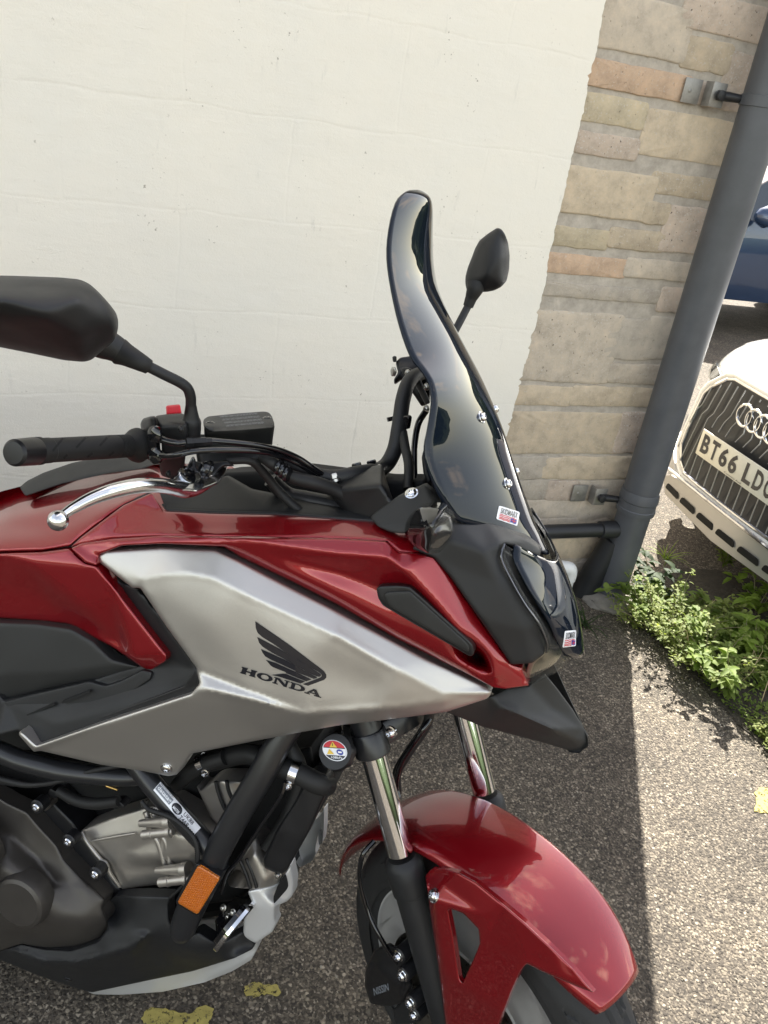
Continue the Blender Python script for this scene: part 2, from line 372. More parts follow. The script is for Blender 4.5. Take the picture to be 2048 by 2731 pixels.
def text_polys(txt, squeeze=1.0, bold=0.0):
    """glyph triangles of a string, width normalised to its own bounds: returns 2-D verts (x right, y up, height 1) and faces"""
    cu = bpy.data.curves.new('t', 'FONT'); cu.body = txt; cu.size = 1; cu.offset = bold; cu.resolution_u = 3
    o = bpy.data.objects.new('t', cu); col.objects.link(o); dg = bpy.context.evaluated_depsgraph_get(); me = o.evaluated_get(dg).to_mesh()
    V = np.array([(v.co.x, v.co.y) for v in me.vertices]); F = [tuple(p.vertices) for p in me.polygons]
    bpy.data.objects.remove(o); bpy.data.curves.remove(cu)
    V = V-V.min(0); V[:, 1] /= V[:, 1].max(); V[:, 0] *= squeeze/V[:, 0].max(); return V, F
def text_on(name, txt, p0, pr, pu, key, m, parent, off=.0012, bold=0.0, label=None):
    """text laid on a panel: p0 px of lower-left corner, pr px of lower-right, pu px of upper-left"""
    V, F = text_polys(txt, 1.0, bold); p0, pr, pu = map(lambda q: np.array(q, float), (p0, pr, pu))
    Q = p0+V[:, :1]*(pr-p0)+V[:, 1:]*(pu-p0)
    return link_mesh(name, [hit(key, q[0], q[1], off)[0] for q in Q], F, m, parent, False, label)
# ------------------------------------------------------------ ground
WY = 2.38; PXA, PYA = 1.984, 2.283          # wall plane, drainpipe axis
def at_z(u, v, z):
    r = ray_np([u, v]); return CAM+r*(z-CAMH)/r[2]
def at_y(u, v, y):
    r = ray_np([u, v]); return CAM+r*y/r[1]
def ground_mat():
    m = bpy.data.materials.new('worn_tarmac'); m.use_nodes = True; nt = m.node_tree; b = nt.nodes['Principled BSDF']; b.inputs['Roughness'].default_value = .85
    b.inputs['Specular IOR Level'].default_value = .3
    tc = nt.nodes.new('ShaderNodeTexCoord'); L = nt.links
    def vor(scale, feat='F1', rnd=1):
        v = nt.nodes.new('ShaderNodeTexVoronoi'); v.feature = feat; v.inputs['Scale'].default_value = scale; v.inputs['Randomness'].default_value = rnd; L.new(dist.outputs[0], v.inputs['Vector']); return v
    wn = nt.nodes.new('ShaderNodeTexNoise'); wn.inputs['Scale'].default_value = 90; wn.inputs['Detail'].default_value = 2; L.new(tc.outputs['Object'], wn.inputs['Vector'])
    ws = nt.nodes.new('ShaderNodeVectorMath'); ws.operation = 'SCALE'; ws.inputs['Scale'].default_value = .007; L.new(wn.outputs['Color'], ws.inputs[0])
    dist = nt.nodes.new('ShaderNodeVectorMath'); L.new(tc.outputs['Object'], dist.inputs[0]); L.new(ws.outputs[0], dist.inputs[1])
    v1 = vor(105); v2 = vor(240); v3 = vor(48)
    sx = nt.nodes.new('ShaderNodeSeparateColor'); L.new(v1.outputs['Color'], sx.inputs[0])
    s2 = nt.nodes.new('ShaderNodeSeparateColor'); L.new(v2.outputs['Color'], s2.inputs[0])
    s3 = nt.nodes.new('ShaderNodeSeparateColor'); L.new(v3.outputs['Color'], s3.inputs[0])
    c1 = ramp(nt, sx.outputs[0], [(0, (.030, .027, .024)), (.45, (.062, .056, .048)), (.74, (.11, .098, .082)), (.9, (.20, .18, .148)), (1, (.30, .275, .235))])
    c2 = ramp(nt, s2.outputs[1], [(0, (.032, .029, .026)), (.6, (.075, .067, .057)), (.9, (.15, .135, .112)), (1, (.23, .21, .18))])
    c3 = ramp(nt, s3.outputs[0], [(0, (.05, .045, .04)), (.6, (.13, .12, .10)), (1, (.34, .30, .25))])
    # stones of three sizes, dark binder between them
    d1 = ramp(nt, v1.outputs['Distance'], [(.28, 1.), (.52, 0.)]); d3 = ramp(nt, v3.outputs['Distance'], [(.2, 1.), (.34, 0.)])
    k3 = nt.nodes.new('ShaderNodeMath'); k3.operation = 'MULTIPLY'; L.new(d3, k3.inputs[0]); L.new(ramp(nt, s3.outputs[2], [(.72, 0.), (.76, 1.)]), k3.inputs[1])
    def mix(f, a, b_, mode='MIX'):
        x = nt.nodes.new('ShaderNodeMix'); x.data_type = 'RGBA'; x.blend_type = mode
        (L.new(f, x.inputs[0]) if not isinstance(f, float) else setattr(x.inputs[0], 'default_value', f)); 
        for s_, k in ((a, 6), (b_, 7)):
            if isinstance(s_, tuple): x.inputs[k].default_value = (*s_, 1)
            else: L.new(s_, x.inputs[k])
        return x.outputs[2]
    base = mix(d1, c2, c1); base = mix(k3.outputs[0], base, c3)
    pn = nt.nodes.new('ShaderNodeTexNoise'); pn.inputs['Scale'].default_value = 3.2; pn.inputs['Detail'].default_value = 8; pn.inputs['Roughness'].default_value = .65; L.new(tc.outputs['Object'], pn.inputs['Vector'])
    base = mix(1.0, base, ramp(nt, pn.outputs['Fac'], [(.3, (.80, .75, .69)), (.55, (1.2, 1.13, 1.03)), (.75, (1.65, 1.53, 1.33))]), 'MULTIPLY')
    L.new(base, b.inputs['Base Color'])
    hm = nt.nodes.new('ShaderNodeMath'); L.new(d1, hm.inputs[0]); L.new(k3.outputs[0], hm.inputs[1])
    hs = nt.nodes.new('ShaderNodeMath'); hs.operation = 'ADD'; L.new(hm.outputs[0], hs.inputs[0]); L.new(sx.outputs[2], hs.inputs[1])
    bp = nt.nodes.new('ShaderNodeBump'); bp.inputs['Strength'].default_value = .7; bp.inputs['Distance'].default_value = .0028; L.new(hs.outputs[0], bp.inputs['Height'])
    L.new(bp.outputs[0], b.inputs['Normal']); return m
M['ground'] = ground_mat()
g = link_mesh('ground', [(-150, -150, 0), (150, -150, 0), (150, 150, 0), (-150, 150, 0)], [(0, 1, 2, 3)], M['ground'], smooth=False)
thing(g, 'worn grey tarmac yard full of pale chippings, half in the building shadow', None, kind='structure')
# worn yellow paint marks: thin flakes of old line paint
M['yellow'] = mat('worn_yellow_paint', (.36, .30, .085), .75, bump=(70, .8, .002), noise=(38, .28))
_nt = M['yellow'].node_tree; _b = _nt.nodes['Principled BSDF']; _o = [n for n in _nt.nodes if n.type == 'OUTPUT_MATERIAL'][0]
_tc = _nt.nodes.new('ShaderNodeTexCoord'); _n = _nt.nodes.new('ShaderNodeTexNoise'); _n.inputs['Scale'].default_value = 75; _n.inputs['Detail'].default_value = 6; _n.inputs['Roughness'].default_value = .75; _nt.links.new(_tc.outputs['Object'], _n.inputs['Vector'])
_t = _nt.nodes.new('ShaderNodeBsdfTransparent'); _m = _nt.nodes.new('ShaderNodeMixShader'); _nt.links.new(ramp(_nt, _n.outputs['Fac'], [(.40, 0.), (.46, 1.)]), _m.inputs[0]); _nt.links.new(_t.outputs[0], _m.inputs[1]); _nt.links.new(_b.outputs[0], _m.inputs[2]); _nt.links.new(_m.outputs[0], _o.inputs[0])
def blob(name, pts, label, seed, z=.003):
    random.seed(seed); P = densify(round_poly([at_z(u, v, 0)[:2]*1000 for u, v in pts], 12), 7); Q = []
    for p in P: Q.append(p+np.array([random.uniform(-2.6, 2.6), random.uniform(-2.6, 2.6)]))
    P = np.array(Q)/1000
    if sum(P[i][0]*P[(i+1) % len(P)][1]-P[(i+1) % len(P)][0]*P[i][1] for i in range(len(P))) < 0: P = P[::-1]
    vs, es, fs, _, _, _ = delaunay_2d_cdt([Vector(p) for p in P], [], [list(range(len(P)))], 1, 1e-6)
    V = [(v[0], v[1], z) for v in vs]; n = len(V); mb = MB(); mb.raw(V, fs)
    k = len(mb.v); N = len(P); mb.v += [(p[0], p[1], z) for p in P]+[(p[0], p[1], .0002) for p in P]
    for i in range(N): mb.f.append((k+i, k+(i+1) % N, k+N+(i+1) % N, k+N+i))
    o = mb.obj(name, M['yellow'], None, False); thing(o, label, 'paint mark', 'flaked yellow paint marks on the tarmac'); return o
blob('paint_mark', [(650, 2640), (672, 2618), (700, 2628), (735, 2626), (748, 2645), (740, 2658), (700, 2652), (680, 2660), (655, 2656)], 'small flake of old yellow paint on the tarmac just below the motorcycle belly', 3)
blob('paint_mark', [(380, 2731), (378, 2700), (410, 2688), (450, 2692), (480, 2708), (512, 2704), (540, 2680), (572, 2690), (565, 2720), (545, 2745), (530, 2790), (400, 2800)], 'larger ragged yellow paint patch on the tarmac at the bottom edge', 5)
blob('paint_mark', [(2012, 2112), (2030, 2100), (2075, 2110), (2085, 2165), (2040, 2170), (2008, 2166), (2018, 2140)], 'yellow paint patch on the sunlit tarmac below the weeds', 8)
# ------------------------------------------------------------ building
bld = empty('building', (0, WY, 0), 'building with a cream painted wall ending in bare stone blocks beside the drainpipe', 'building')
def wallmats():
    m = bpy.data.materials.new('cream_masonry_paint'); m.use_nodes = True; nt = m.node_tree; b = nt.nodes['Principled BSDF']; L = nt.links; b.inputs['Roughness'].default_value = .62
    tc = nt.nodes.new('ShaderNodeTexCoord'); mp = nt.nodes.new('ShaderNodeMapping'); mp.inputs['Rotation'].default_value = (rad(-90), 0, 0); L.new(tc.outputs['Object'], mp.inputs[0])
    def noise(scale, det, ro, sc=(1, 1, 1), vec=None):
        q = nt.nodes.new('ShaderNodeMapping'); q.inputs['Scale'].default_value = sc; L.new(vec or tc.outputs['Object'], q.inputs[0])
        n = nt.nodes.new('ShaderNodeTexNoise'); n.inputs['Scale'].default_value = scale; n.inputs['Detail'].default_value = det; n.inputs['Roughness'].default_value = ro; L.new(q.outputs[0], n.inputs['Vector']); return n.outputs['Fac']
    dsp = nt.nodes.new('ShaderNodeTexNoise'); dsp.inputs['Scale'].default_value = 6; dsp.inputs['Detail'].default_value = 4; L.new(tc.outputs['Object'], dsp.inputs['Vector'])
    ds = nt.nodes.new('ShaderNodeVectorMath'); ds.operation = 'SCALE'; ds.inputs['Scale'].default_value = .035; L.new(dsp.outputs['Color'], ds.inputs[0])
    da = nt.nodes.new('ShaderNodeVectorMath'); L.new(mp.outputs[0], da.inputs[0]); L.new(ds.outputs[0], da.inputs[1])
    br = nt.nodes.new('ShaderNodeTexBrick'); br.inputs['Scale'].default_value = 1; br.inputs['Brick Width'].default_value = .58; br.inputs['Row Height'].default_value = .262; br.inputs['Mortar Size'].default_value = .006; br.inputs['Mortar Smooth'].default_value = 1
    br.inputs['Color1'].default_value = (1, 1, 1, 1); br.inputs['Color2'].default_value = (.9, .9, .9, 1); br.inputs['Mortar'].default_value = (0, 0, 0, 1); L.new(da.outputs[0], br.inputs['Vector'])
    def bump(h, s, d, prev=None):
        x = nt.nodes.new('ShaderNodeBump'); x.inputs['Strength'].default_value = s; x.inputs['Distance'].default_value = d; L.new(h, x.inputs['Height'])
        if prev: L.new(prev, x.inputs['Normal'])
        return x.outputs[0]
    n1 = bump(noise(4, 4, .5), .22, .03); n2 = bump(br.outputs['Color'], .10, .005, n1)
    n3 = bump(ramp(nt, noise(34, 5, .6, (.32, 1, 1)), [(.35, 0.), (.65, 1.)]), .17, .0030, n2)
    n4 = bump(noise(260, 5, .7), .5, .0016, n3)
    crk = ramp(nt, noise(26, 6, .7, (.3, 1, 1.2)), [(.66, 0.), (.70, 1.)])
    n5 = bump(crk, .3, .002, n4); L.new(n5, b.inputs['Normal'])
    # colour: cream with faint warm and grey mottling, small dark chips
    c = nt.nodes.new('ShaderNodeMix'); c.data_type = 'RGBA'; L.new(ramp(nt, noise(2.4, 6, .6), [(.35, 0.), (.7, 1.)]), c.inputs[0]); c.inputs[6].default_value = (.84, .79, .69, 1); c.inputs[7].default_value = (.80, .765, .685, 1)
    sp = nt.nodes.new('ShaderNodeMix'); sp.data_type = 'RGBA'; L.new(c.outputs[2], sp.inputs[6]); sp.inputs[7].default_value = (.33, .29, .23, 1)
    k = nt.nodes.new('ShaderNodeMath'); k.operation = 'MULTIPLY'; L.new(ramp(nt, noise(95, 3, .5), [(.69, 0.), (.73, 1.)]), k.inputs[0]); L.new(ramp(nt, noise(7, 3, .6, (1, 1, .6)), [(.52, 0.), (.64, 1.)]), k.inputs[1]); L.new(k.outputs[0], sp.inputs[0])
    # greyish rubbed streaks low on the wall
    st = nt.nodes.new('ShaderNodeMix'); st.data_type = 'RGBA'; L.new(sp.outputs[2], st.inputs[6]); st.inputs[7].default_value = (.50, .48, .43, 1)
    k2 = nt.nodes.new('ShaderNodeMath'); k2.operation = 'MULTIPLY'; L.new(ramp(nt, noise(16, 6, .7, (1.6, 1, .35)), [(.60, 0.), (.76, .6)]), k2.inputs[0]); L.new(ramp(nt, noise(4, 2, .5), [(.5, 0.), (.62, 1.)]), k2.inputs[1]); L.new(k2.outputs[0], st.inputs[0])
    L.new(st.outputs[2], b.inputs['Base Color'])
    # stone
    s = bpy.data.materials.new('weathered_stone_blocks'); s.use_nodes = True; nt = s.node_tree; b = nt.nodes['Principled BSDF']; L = nt.links; b.inputs['Roughness'].default_value = .88
    tc = nt.nodes.new('ShaderNodeTexCoord')
    def noise(scale, det, ro, sc=(1, 1, 1)):
        q = nt.nodes.new('ShaderNodeMapping'); q.inputs['Scale'].default_value = sc; L.new(tc.outputs['Object'], q.inputs[0])
        n = nt.nodes.new('ShaderNodeTexNoise'); n.inputs['Scale'].default_value = scale; n.inputs['Detail'].default_value = det; n.inputs['Roughness'].default_value = ro; L.new(q.outputs[0], n.inputs['Vector']); return n.outputs['Fac']
    at = nt.nodes.new('ShaderNodeAttribute'); at.attribute_name = 'tone'
    x = nt.nodes.new('ShaderNodeMix'); x.data_type = 'RGBA'; x.blend_type = 'MULTIPLY'; x.inputs[0].default_value = 1; L.new(at.outputs['Color'], x.inputs[6])
    L.new(ramp(nt, noise(17, 8, .72), [(.3, (.74, .73, .72)), (.5, (1., .99, .97)), (.72, (1.22, 1.18, 1.12))]), x.inputs[7])
    y = nt.nodes.new('ShaderNodeMix'); y.data_type = 'RGBA'; L.new(x.outputs[2], y.inputs[6]); y.inputs[7].default_value = (.55, .52, .47, 1)
    sm = nt.nodes.new('ShaderNodeMath'); sm.operation = 'MULTIPLY'; L.new(at.outputs['Alpha'], sm.inputs[0]); pits = ramp(nt, noise(150, 3, .6), [(.60, 0.), (.66, 1.)]); L.new(pits, sm.inputs[1]); L.new(sm.outputs[0], y.inputs[0])
    z = nt.nodes.new('ShaderNodeMix'); z.data_type = 'RGBA'; L.new(y.outputs[2], z.inputs[6]); z.inputs[7].default_value = (.07, .055, .045, 1)
    sm2 = nt.nodes.new('ShaderNodeMath'); sm2.operation = 'MULTIPLY'; L.new(at.outputs['Alpha'], sm2.inputs[0]); hol = ramp(nt, noise(110, 2, .5, (1, 1, .9)), [(.24, 1.), (.31, 0.)]); L.new(hol, sm2.inputs[1]); L.new(sm2.outputs[0], z.inputs[0])
    L.new(z.outputs[2], b.inputs['Base Color'])
    b1 = nt.nodes.new('ShaderNodeBump'); b1.inputs['Strength'].default_value = .8; b1.inputs['Distance'].default_value = .0032; L.new(noise(40, 8, .7), b1.inputs['Height'])
    b2 = nt.nodes.new('ShaderNodeBump'); b2.invert = True; b2.inputs['Strength'].default_value = .8; b2.inputs['Distance'].default_value = .004; L.new(sm2.outputs[0], b2.inputs['Height']); L.new(b1.outputs[0], b2.inputs['Normal'])
    b3 = nt.nodes.new('ShaderNodeBump'); b3.inputs['Strength'].default_value = .35; b3.inputs['Distance'].default_value = .002; L.new(noise(400, 3, .6), b3.inputs['Height']); L.new(b2.outputs[0], b3.inputs['Normal'])
    L.new(b3.outputs[0], b.inputs['Normal'])
    return m, s
M['paintwall'], M['stone'] = wallmats()
M['mortar'] = mat('grey_mortar', (.43, .385, .325), .9, bump=(70, .9, .004), noise=(22, .22))
BH = 3.5; BX1 = 2.108
def rb(*a):   # box in building-local coords
    return MB().box(*a)
core = MB(); core.box((-2.0+BX1/2-.002, 4.0128, BH/2), ((BX1+4.0)/2, 4.0, BH/2)); core.obj('mortar_backing', M['mortar'], bld, False)
cop = MB(); cop.box((-2.0+BX1/2, 4.0, BH+.06), ((BX1+4.0)/2+.05, 4.06, .055), bev=.01); cop.obj('coping', M['mortar'], bld, False)
def wxz(u, v): p = at_y(u, v, WY); return p[0], p[2]
Z7 = lambda x, y: (1300+.452*x, .452*y); Z8 = lambda x, y: (1300+.452*x, 900+.452*y)
T = dict(b=(.51, .425, .315), g=(.45, .40, .335), o=(.52, .375, .265), p=(.49, .405, .33), y=(.51, .435, .31), q=(.48, .415, .335))
stones = [  # top-left, bottom-right, tone, pitting
 (Z7(700, -60), Z7(1165, 372), 'q', .2), (Z7(1200, -60), Z7(1655, 262), 'p', .8), (Z7(1195, 208), Z7(1425, 445), 'b', .4), (Z7(1450, 305), Z7(1560, 560), 'p', .9), (Z7(640, 345), Z7(1185, 605), 'o', .15), (Z7(1205, 470), Z7(1500, 660), 'p', .3),
 (Z7(590, 545), Z7(925, 765), 'y', .5), (Z7(545, 772), Z7(885, 950), 'p', 1.), (Z7(965, 640), Z7(1560, 1005), 'b', .1), (Z7(470, 975), Z7(950, 1310), 'b', .2), (Z7(1000, 1015), Z7(1380, 1190), 'b', .6), (Z7(945, 1190), Z7(1060, 1330), 'b', .3), (Z7(1085, 1215), Z7(1320, 1510), 'p', 1.),
 (Z7(400, 1335), Z7(712, 1478), 'y', .1), (Z7(742, 1345), Z7(1040, 1492), 'b', .5), (Z7(365, 1495), Z7(815, 1645), 'o', .1), (Z7(838, 1525), Z7(1230, 1668), 'q', .2), (Z7(320, 1665), Z7(1020, 1795), 'g', .4), (Z7(1045, 1700), Z7(1180, 1850), 'p', .9),
 (Z7(270, 1832), Z7(712, 2265), 'q', .9), (Z7(742, 1880), Z7(960, 2130), 'g', .2), (Z7(742, 2150), Z7(1010, 2270), 'q', .2), (Z7(985, 1870), Z7(1160, 2130), 'g', .3),
 (Z8(190, 292), Z8(500, 408), 'b', .2), (Z8(515, 292), Z8(690, 408), 'b', .2), (Z8(715, 300), Z8(960, 412), 'b', .3), (Z8(130, 445), Z8(790, 688), 'b', .2), (Z8(812, 450), Z8(930, 685), 'p', 1.),
 (Z8(110, 712), Z8(335, 838), 'g', .4), (Z8(350, 722), Z8(430, 836), 'b', .4), (Z8(450, 712), Z8(830, 836), 'b', .3), (Z8(170, 855), Z8(350, 958), 'g', .3), (Z8(370, 856), Z8(520, 962), 'p', .8), (Z8(540, 856), Z8(800, 962), 'q', .3), (Z8(170, 975), Z8(540, 1075), 'q', .3), (Z8(560, 975), Z8(790, 1075), 'q', .3),
 (Z8(170, 1200), Z8(345, 1300), 'q', .4), (Z8(360, 1200), Z8(690, 1300), 'b', .3), (Z8(300, 1318), Z8(520, 1450), 'q', .3), (Z8(540, 1318), Z8(690, 1450), 'g', .5), (Z8(170, 1085), Z8(700, 1185), 'q', .2)]
from mathutils import noise as mn
rects = []
for a, b_, t, p in stones:
    x0, z1 = wxz(*a); x1, z0 = wxz(*b_); x0 = min(x0, 1.395) if x0 < 1.5 else x0
    rects.append([x0-.004, z0-.003, min(x1+.004, BX1-.004), z1+.003, t, max(p, .35)])
for it in range(14):
    for r in rects:
        for k, dv in ((0, -.003), (1, -.002), (2, .003), (3, .002)):
            n_ = r[:4]; n_[k] += dv
            if n_[2] > BX1-.003 or n_[1] < .10 or n_[0] < 1.385: continue
            if all(s_ is r or n_[0] >= s_[2]+.007 or n_[2] <= s_[0]-.007 or n_[1] >= s_[3]+.007 or n_[3] <= s_[1]-.007 for s_ in rects): r[:4] = n_
random.seed(4)
for x0, x1 in ((1.39, 1.72), (1.735, 2.10)):
    rects.append([x0, .005, x1, .10, 'g', .5]); 
z = 2.06
while z < BH-.12:
    h = random.choice([.11, .15, .2, .24]); x = 1.30
    while x < BX1-.02:
        l = random.uniform(.16, .42); x2 = min(x+l, BX1-.004); 
        if BX1-x2 < .1: x2 = BX1-.004
        rects.append([x, z, x2-.012, min(z+h, BH-.01), random.choice('bqgyp'), random.random()]); x = x2
    z += h+.014
def stone_mesh():
    V = []; F = []; C_ = []
    for k, (x0, z0, x1, z1, t, pit) in enumerate(rects):
        if x1-x0 < .02 or z1-z0 < .02: continue
        random.seed(k*7+1); P = densify(round_poly([(x0*1000, z0*1000), (x1*1000, z0*1000), (x1*1000, z1*1000), (x0*1000, z1*1000)], 16), 14)
        ph = [random.uniform(0, 6.28) for _ in range(4)]; c = P.mean(0); Q = []
        for i, p in enumerate(P):
            s_ = i/len(P)*6.283; d = (p-c)/np.linalg.norm(p-c); Q.append(p+d*(1.6*math.sin(3*s_+ph[0])+1.2*math.sin(7*s_+ph[1])+random.uniform(-.9, .9)))
        P = np.array(Q)/1000; c = c/1000; n = len(P); base = len(V); dep = random.uniform(.0005, .0045)
        for s_, y in ((1, .018), (1, .011-dep*.5), (.985, .011-dep), (.9, .0095-dep)):
            for p in P: V.append((c[0]+(p[0]-c[0])*s_, y+(.0022*mn.noise(Vector((p[0]*40, k, p[1]*40))) if y < .012 else 0), c[1]+(p[1]-c[1])*s_))
        for r in range(3):
            for i in range(n): F.append((base+r*n+i, base+r*n+(i+1) % n, base+(r+1)*n+(i+1) % n, base+(r+1)*n+i))
        V.append((c[0], .0095-dep, c[1])); 
        for i in range(n): F.append((base+3*n+i, base+3*n+(i+1) % n, len(V)-1))
        col_ = np.array(T[t])*random.uniform(.88, 1.1); C_ += [(*col_, pit)]*(len(F)-len(C_))
    o = link_mesh('stone_blocks', V, F, M['stone'], bld, True, 'bare honey and grey stone blocks laid in uneven courses')
    ca = o.data.color_attributes.new('tone', 'FLOAT_COLOR', 'CORNER'); buf = []
    for p in o.data.polygons: buf += list(C_[p.index])*p.loop_total
    ca.data.foreach_set('color', buf)
stone_mesh()
# end wall of the building: plain stone courses round the corner
ew = MB(); z = 0.005
while z < BH-.2:
    h = .2; y = .02
    while y < 7.9: ew.box((BX1+.004, y+.2, z+h/2), (.008, .195, h/2-.006), bev=.004, seg=1); y += .4
    z += h
o = ew.obj('end_wall_blocks', M['stone'], bld, False)
ca = o.data.color_attributes.new('tone', 'FLOAT_COLOR', 'CORNER'); ca.data.foreach_set('color', [.36, .32, .25, .4]*len(o.data.loops))
# painted render: its right edge runs ragged down the stones
random.seed(11); E_ = []; z = 0.0; off = 0
while z < BH:
    off = .74*off+random.uniform(-.0024, .0024); e = 1.424+off+random.uniform(-.0014, .0014)+.012*mn.noise(Vector((z*2.3, 1, 0)))+.006*mn.noise(Vector((z*9, 5, 0)))+(-random.uniform(.004, .010) if random.random() < .06 else 0); E_.append((e, z)); z += random.uniform(.004, .012)
P = [(-4.0, 0.0)]+E_+[(E_[-1][0], BH), (-4.0, BH)]
vs, es, fs, _, _, _ = delaunay_2d_cdt([Vector(p) for p in P], [], [list(range(len(P)))], 1, 1e-6)
mb = MB(); mb.raw([(v[0], -.0055, v[1]) for v in vs], fs); k = len(mb.v)
for e, z in E_: mb.v += [(e, -.0055, z), (e+.0012, .012, z)]
for i in range(len(E_)-1): mb.f.append((k+2*i, k+2*i+2, k+2*i+3, k+2*i+1))
mb.obj('painted_render', M['paintwall'], bld, False, 'cream masonry paint with a ragged right edge')
# ------------------------------------------------------------ drainpipe
M['pipe'] = mat('grey_pipe_plastic', (.082, .086, .094), .40, noise=(9, .14), bump=(30, .12, .001))
M['pipedark'] = mat('black_drain_plastic', (.016, .017, .019), .45, noise=(9, .2))
M['steel'] = mat('dull_galvanised_bracket', (.30, .29, .27), .48, .7, noise=(60, .15))
M['whiteplastic'] = mat('white_waste_pipe_plastic', (.72, .72, .69), .35, noise=(14, .05))
dp = empty('drainpipe', (PXA, PYA, 0), 'tall dark grey drainpipe standing at the corner of the stone wall', 'drainpipe')
R_ = .067
mb = MB(); mb.lathe((0, 0, .47), (0, 0, 1), [(0, R_-.004), (.001, R_), (BH-.5, R_)], 48); mb.obj('upper_pipe', M['pipe'], dp)
mb = MB(); mb.lathe((0, 0, .03), (0, 0, 1), [(0, R_-.009), (.002, R_-.005), (.36, R_-.003)], 48); mb.obj('lower_pipe', M['pipe'], dp)
mb = MB(); mb.lathe((0, 0, .385), (0, 0, 1), [(0, R_), (.002, R_+.006), (.02, R_+.007), (.024, R_+.003), (.05, R_+.003), (.054, R_+.007), (.075, R_+.006), (.09, R_+.002)], 48); mb.obj('coupling', M['pipe'], dp)
mb = MB(); y0 = .005; mb.tube([(-.66, .11, .305), (-.66, .04, .305), (-.645, .012, .305), (-.60, y0, .305), (-.35, y0, .305), (-.12, y0, .305)], .027, n=28); mb.lathe((-.13, y0, .305), (1, 0, 0), [(0, .028), (.002, .033), (.05, .034), (.13, .034)], 28); mb.obj('side_branch', M['pipedark'], dp, label='dark horizontal branch pipe running along the wall')
mb = MB(); mb.tube([(-.105, .03, -.03), (-.075, .03, .09), (-.04, .02, .25)], [.05, .05, .045], n=28); mb.obj('gully_elbow', M['pipedark'], dp, label='black plastic gully elbow at the foot of the pipe')
def bracket(z, name):
    mb = MB(); pz = z
    x0, y0 = -.20, WY-PYA-.004
    mb.box((x0, y0, pz), (.032, .002, .034), bev=.001); mb.box((x0+.048, y0-.016, pz), (.002, .018, .034), bev=.001) 
    mb.box((x0+.072, y0-.034, pz), (.026, .002, .034), bev=.001); mb.lathe((x0-.008, y0, pz), (0, -1, 0), [(0, .006), (.003, .006), (.0045, .003)], 12)
    o = mb.obj('bracket', M['steel'], dp); 
    m2 = MB(); m2.tube([(x0+.066, y0-.042, pz), (x0+.10, y0-.046, pz), (x0+.145, y0-.06, pz)], [.014, .014, .012], n=12); m2.lathe((x0+.07, y0-.045, pz), (0, -1, 0), [(0, .014), (.012, .014), (.014, .006)], 16); m2.obj('bracket_arm', M['pipedark'], o)
    m3 = MB(); m3.lathe((0, 0, pz-.016), (0, 0, 1), [(0, R_+.0005), (.001, R_+.004), (.031, R_+.004), (.032, R_+.0005)], 48); m3.obj('strap', M['pipe'], dp)
zb = at_y(*Z7(1350, 565), WY)[2]; bracket(zb, 'a'); zb2 = at_y(*Z8(600, 915), WY)[2]; bracket(zb2, 'b')
# concrete collar at the foot
M['concrete'] = mat('rough_concrete', (.20, .185, .16), .9, bump=(60, .9, .006), noise=(12, .3))
mb = MB(); bm = bmesh.new(); bmesh.ops.create_icosphere(bm, subdivisions=4, radius=1)
from mathutils import noise as mn
for v_ in bm.verts:
    n_ = mn.noise(v_.co*2.2)*.12+mn.noise(v_.co*7)*.05; v_.co = Vector((v_.co.x*.125*(1+n_), v_.co.y*.10*(1+n_), max(v_.co.z, -.2)*.03*(1+n_)))
mb.bm(bm, lambda p: (p[0]+PXA-.005, p[1]+PYA-.03, p[2]+.003)); o = mb.obj('concrete_collar', M['concrete'], None); thing(o, 'low rough concrete lump cast round the foot of the drainpipe', 'concrete')
# white waste pipe with an elbow
WPY = 2.255; pe = at_y(1524, 1515, WPY); r_ = .023
wp = empty('waste_pipe', (pe[0], WPY, 0), 'thin white plastic waste pipe turning down with an elbow', 'waste pipe'); ez = pe[2]
mb = MB(); mb.tube([(-.08, .02, ez), (-.03, .006, ez), (-.008, 0, ez-.004), (0, 0, ez-.025), (0, 0, ez-.05)], r_+.004, n=20, sub=8)
mb.obj('elbow', M['whiteplastic'], wp)
mb = MB(); mb.tube([(-.26, .125, ez), (-.16, .05, ez), (-.06, .012, ez)], r_, n=20); mb.obj('horizontal_run', M['whiteplastic'], wp)
mb = MB(); mb.lathe((0, 0, .0), (0, 0, 1), [(0, r_-.002), (.002, r_), (ez-.03, r_)], 20); mb.obj('downpipe', M['whiteplastic'], wp)
# ------------------------------------------------------------ motorcycle
Z1 = (0, 600, .4822); Z2 = (700, 400, .4822); Z3 = (900, 1200, .4822); Z4 = (0, 1400, .5425); Z5 = (0, 1900, .5425); Z6 = (800, 1850, .6028)
ZE = (0, 1950, .3165); ZF = (380, 1900, .3255); ZH = (350, 1080, .4521); ZS = (1300, 1340, .1808); ZI = (1040, 1320, .1206); ZW = (620, 1640, .1688); ZL = (420, 1200, .1326); ZT = (400, 2060, .09645); ZC = (830, 1940, .07836); ZP = (0, 0, 1.)
def q(Z, s):   # 'x,y x,y ...' in a crop's own scale -> photo pixels (third number, if any, kept)
    out = []
    for t in s.split():
        c = [float(a) for a in t.split(',')]; out.append((Z[0]+Z[2]*c[0], Z[1]+Z[2]*c[1], *c[2:]))
    return out
bike = bpy.data.objects.new('motorcycle', None); col.objects.link(bike); bike.empty_display_size = .2
bike.matrix_world = Matrix(((BX[0], BY[0], BZ[0], BO[0]), (BX[1], BY[1], BZ[1], BO[1]), (BX[2], BY[2], BZ[2], BO[2]), (0, 0, 0, 1)))
thing(bike, 'red and silver adventure motorcycle with a tall smoked windscreen, parked leaning by the wall', 'motorcycle')
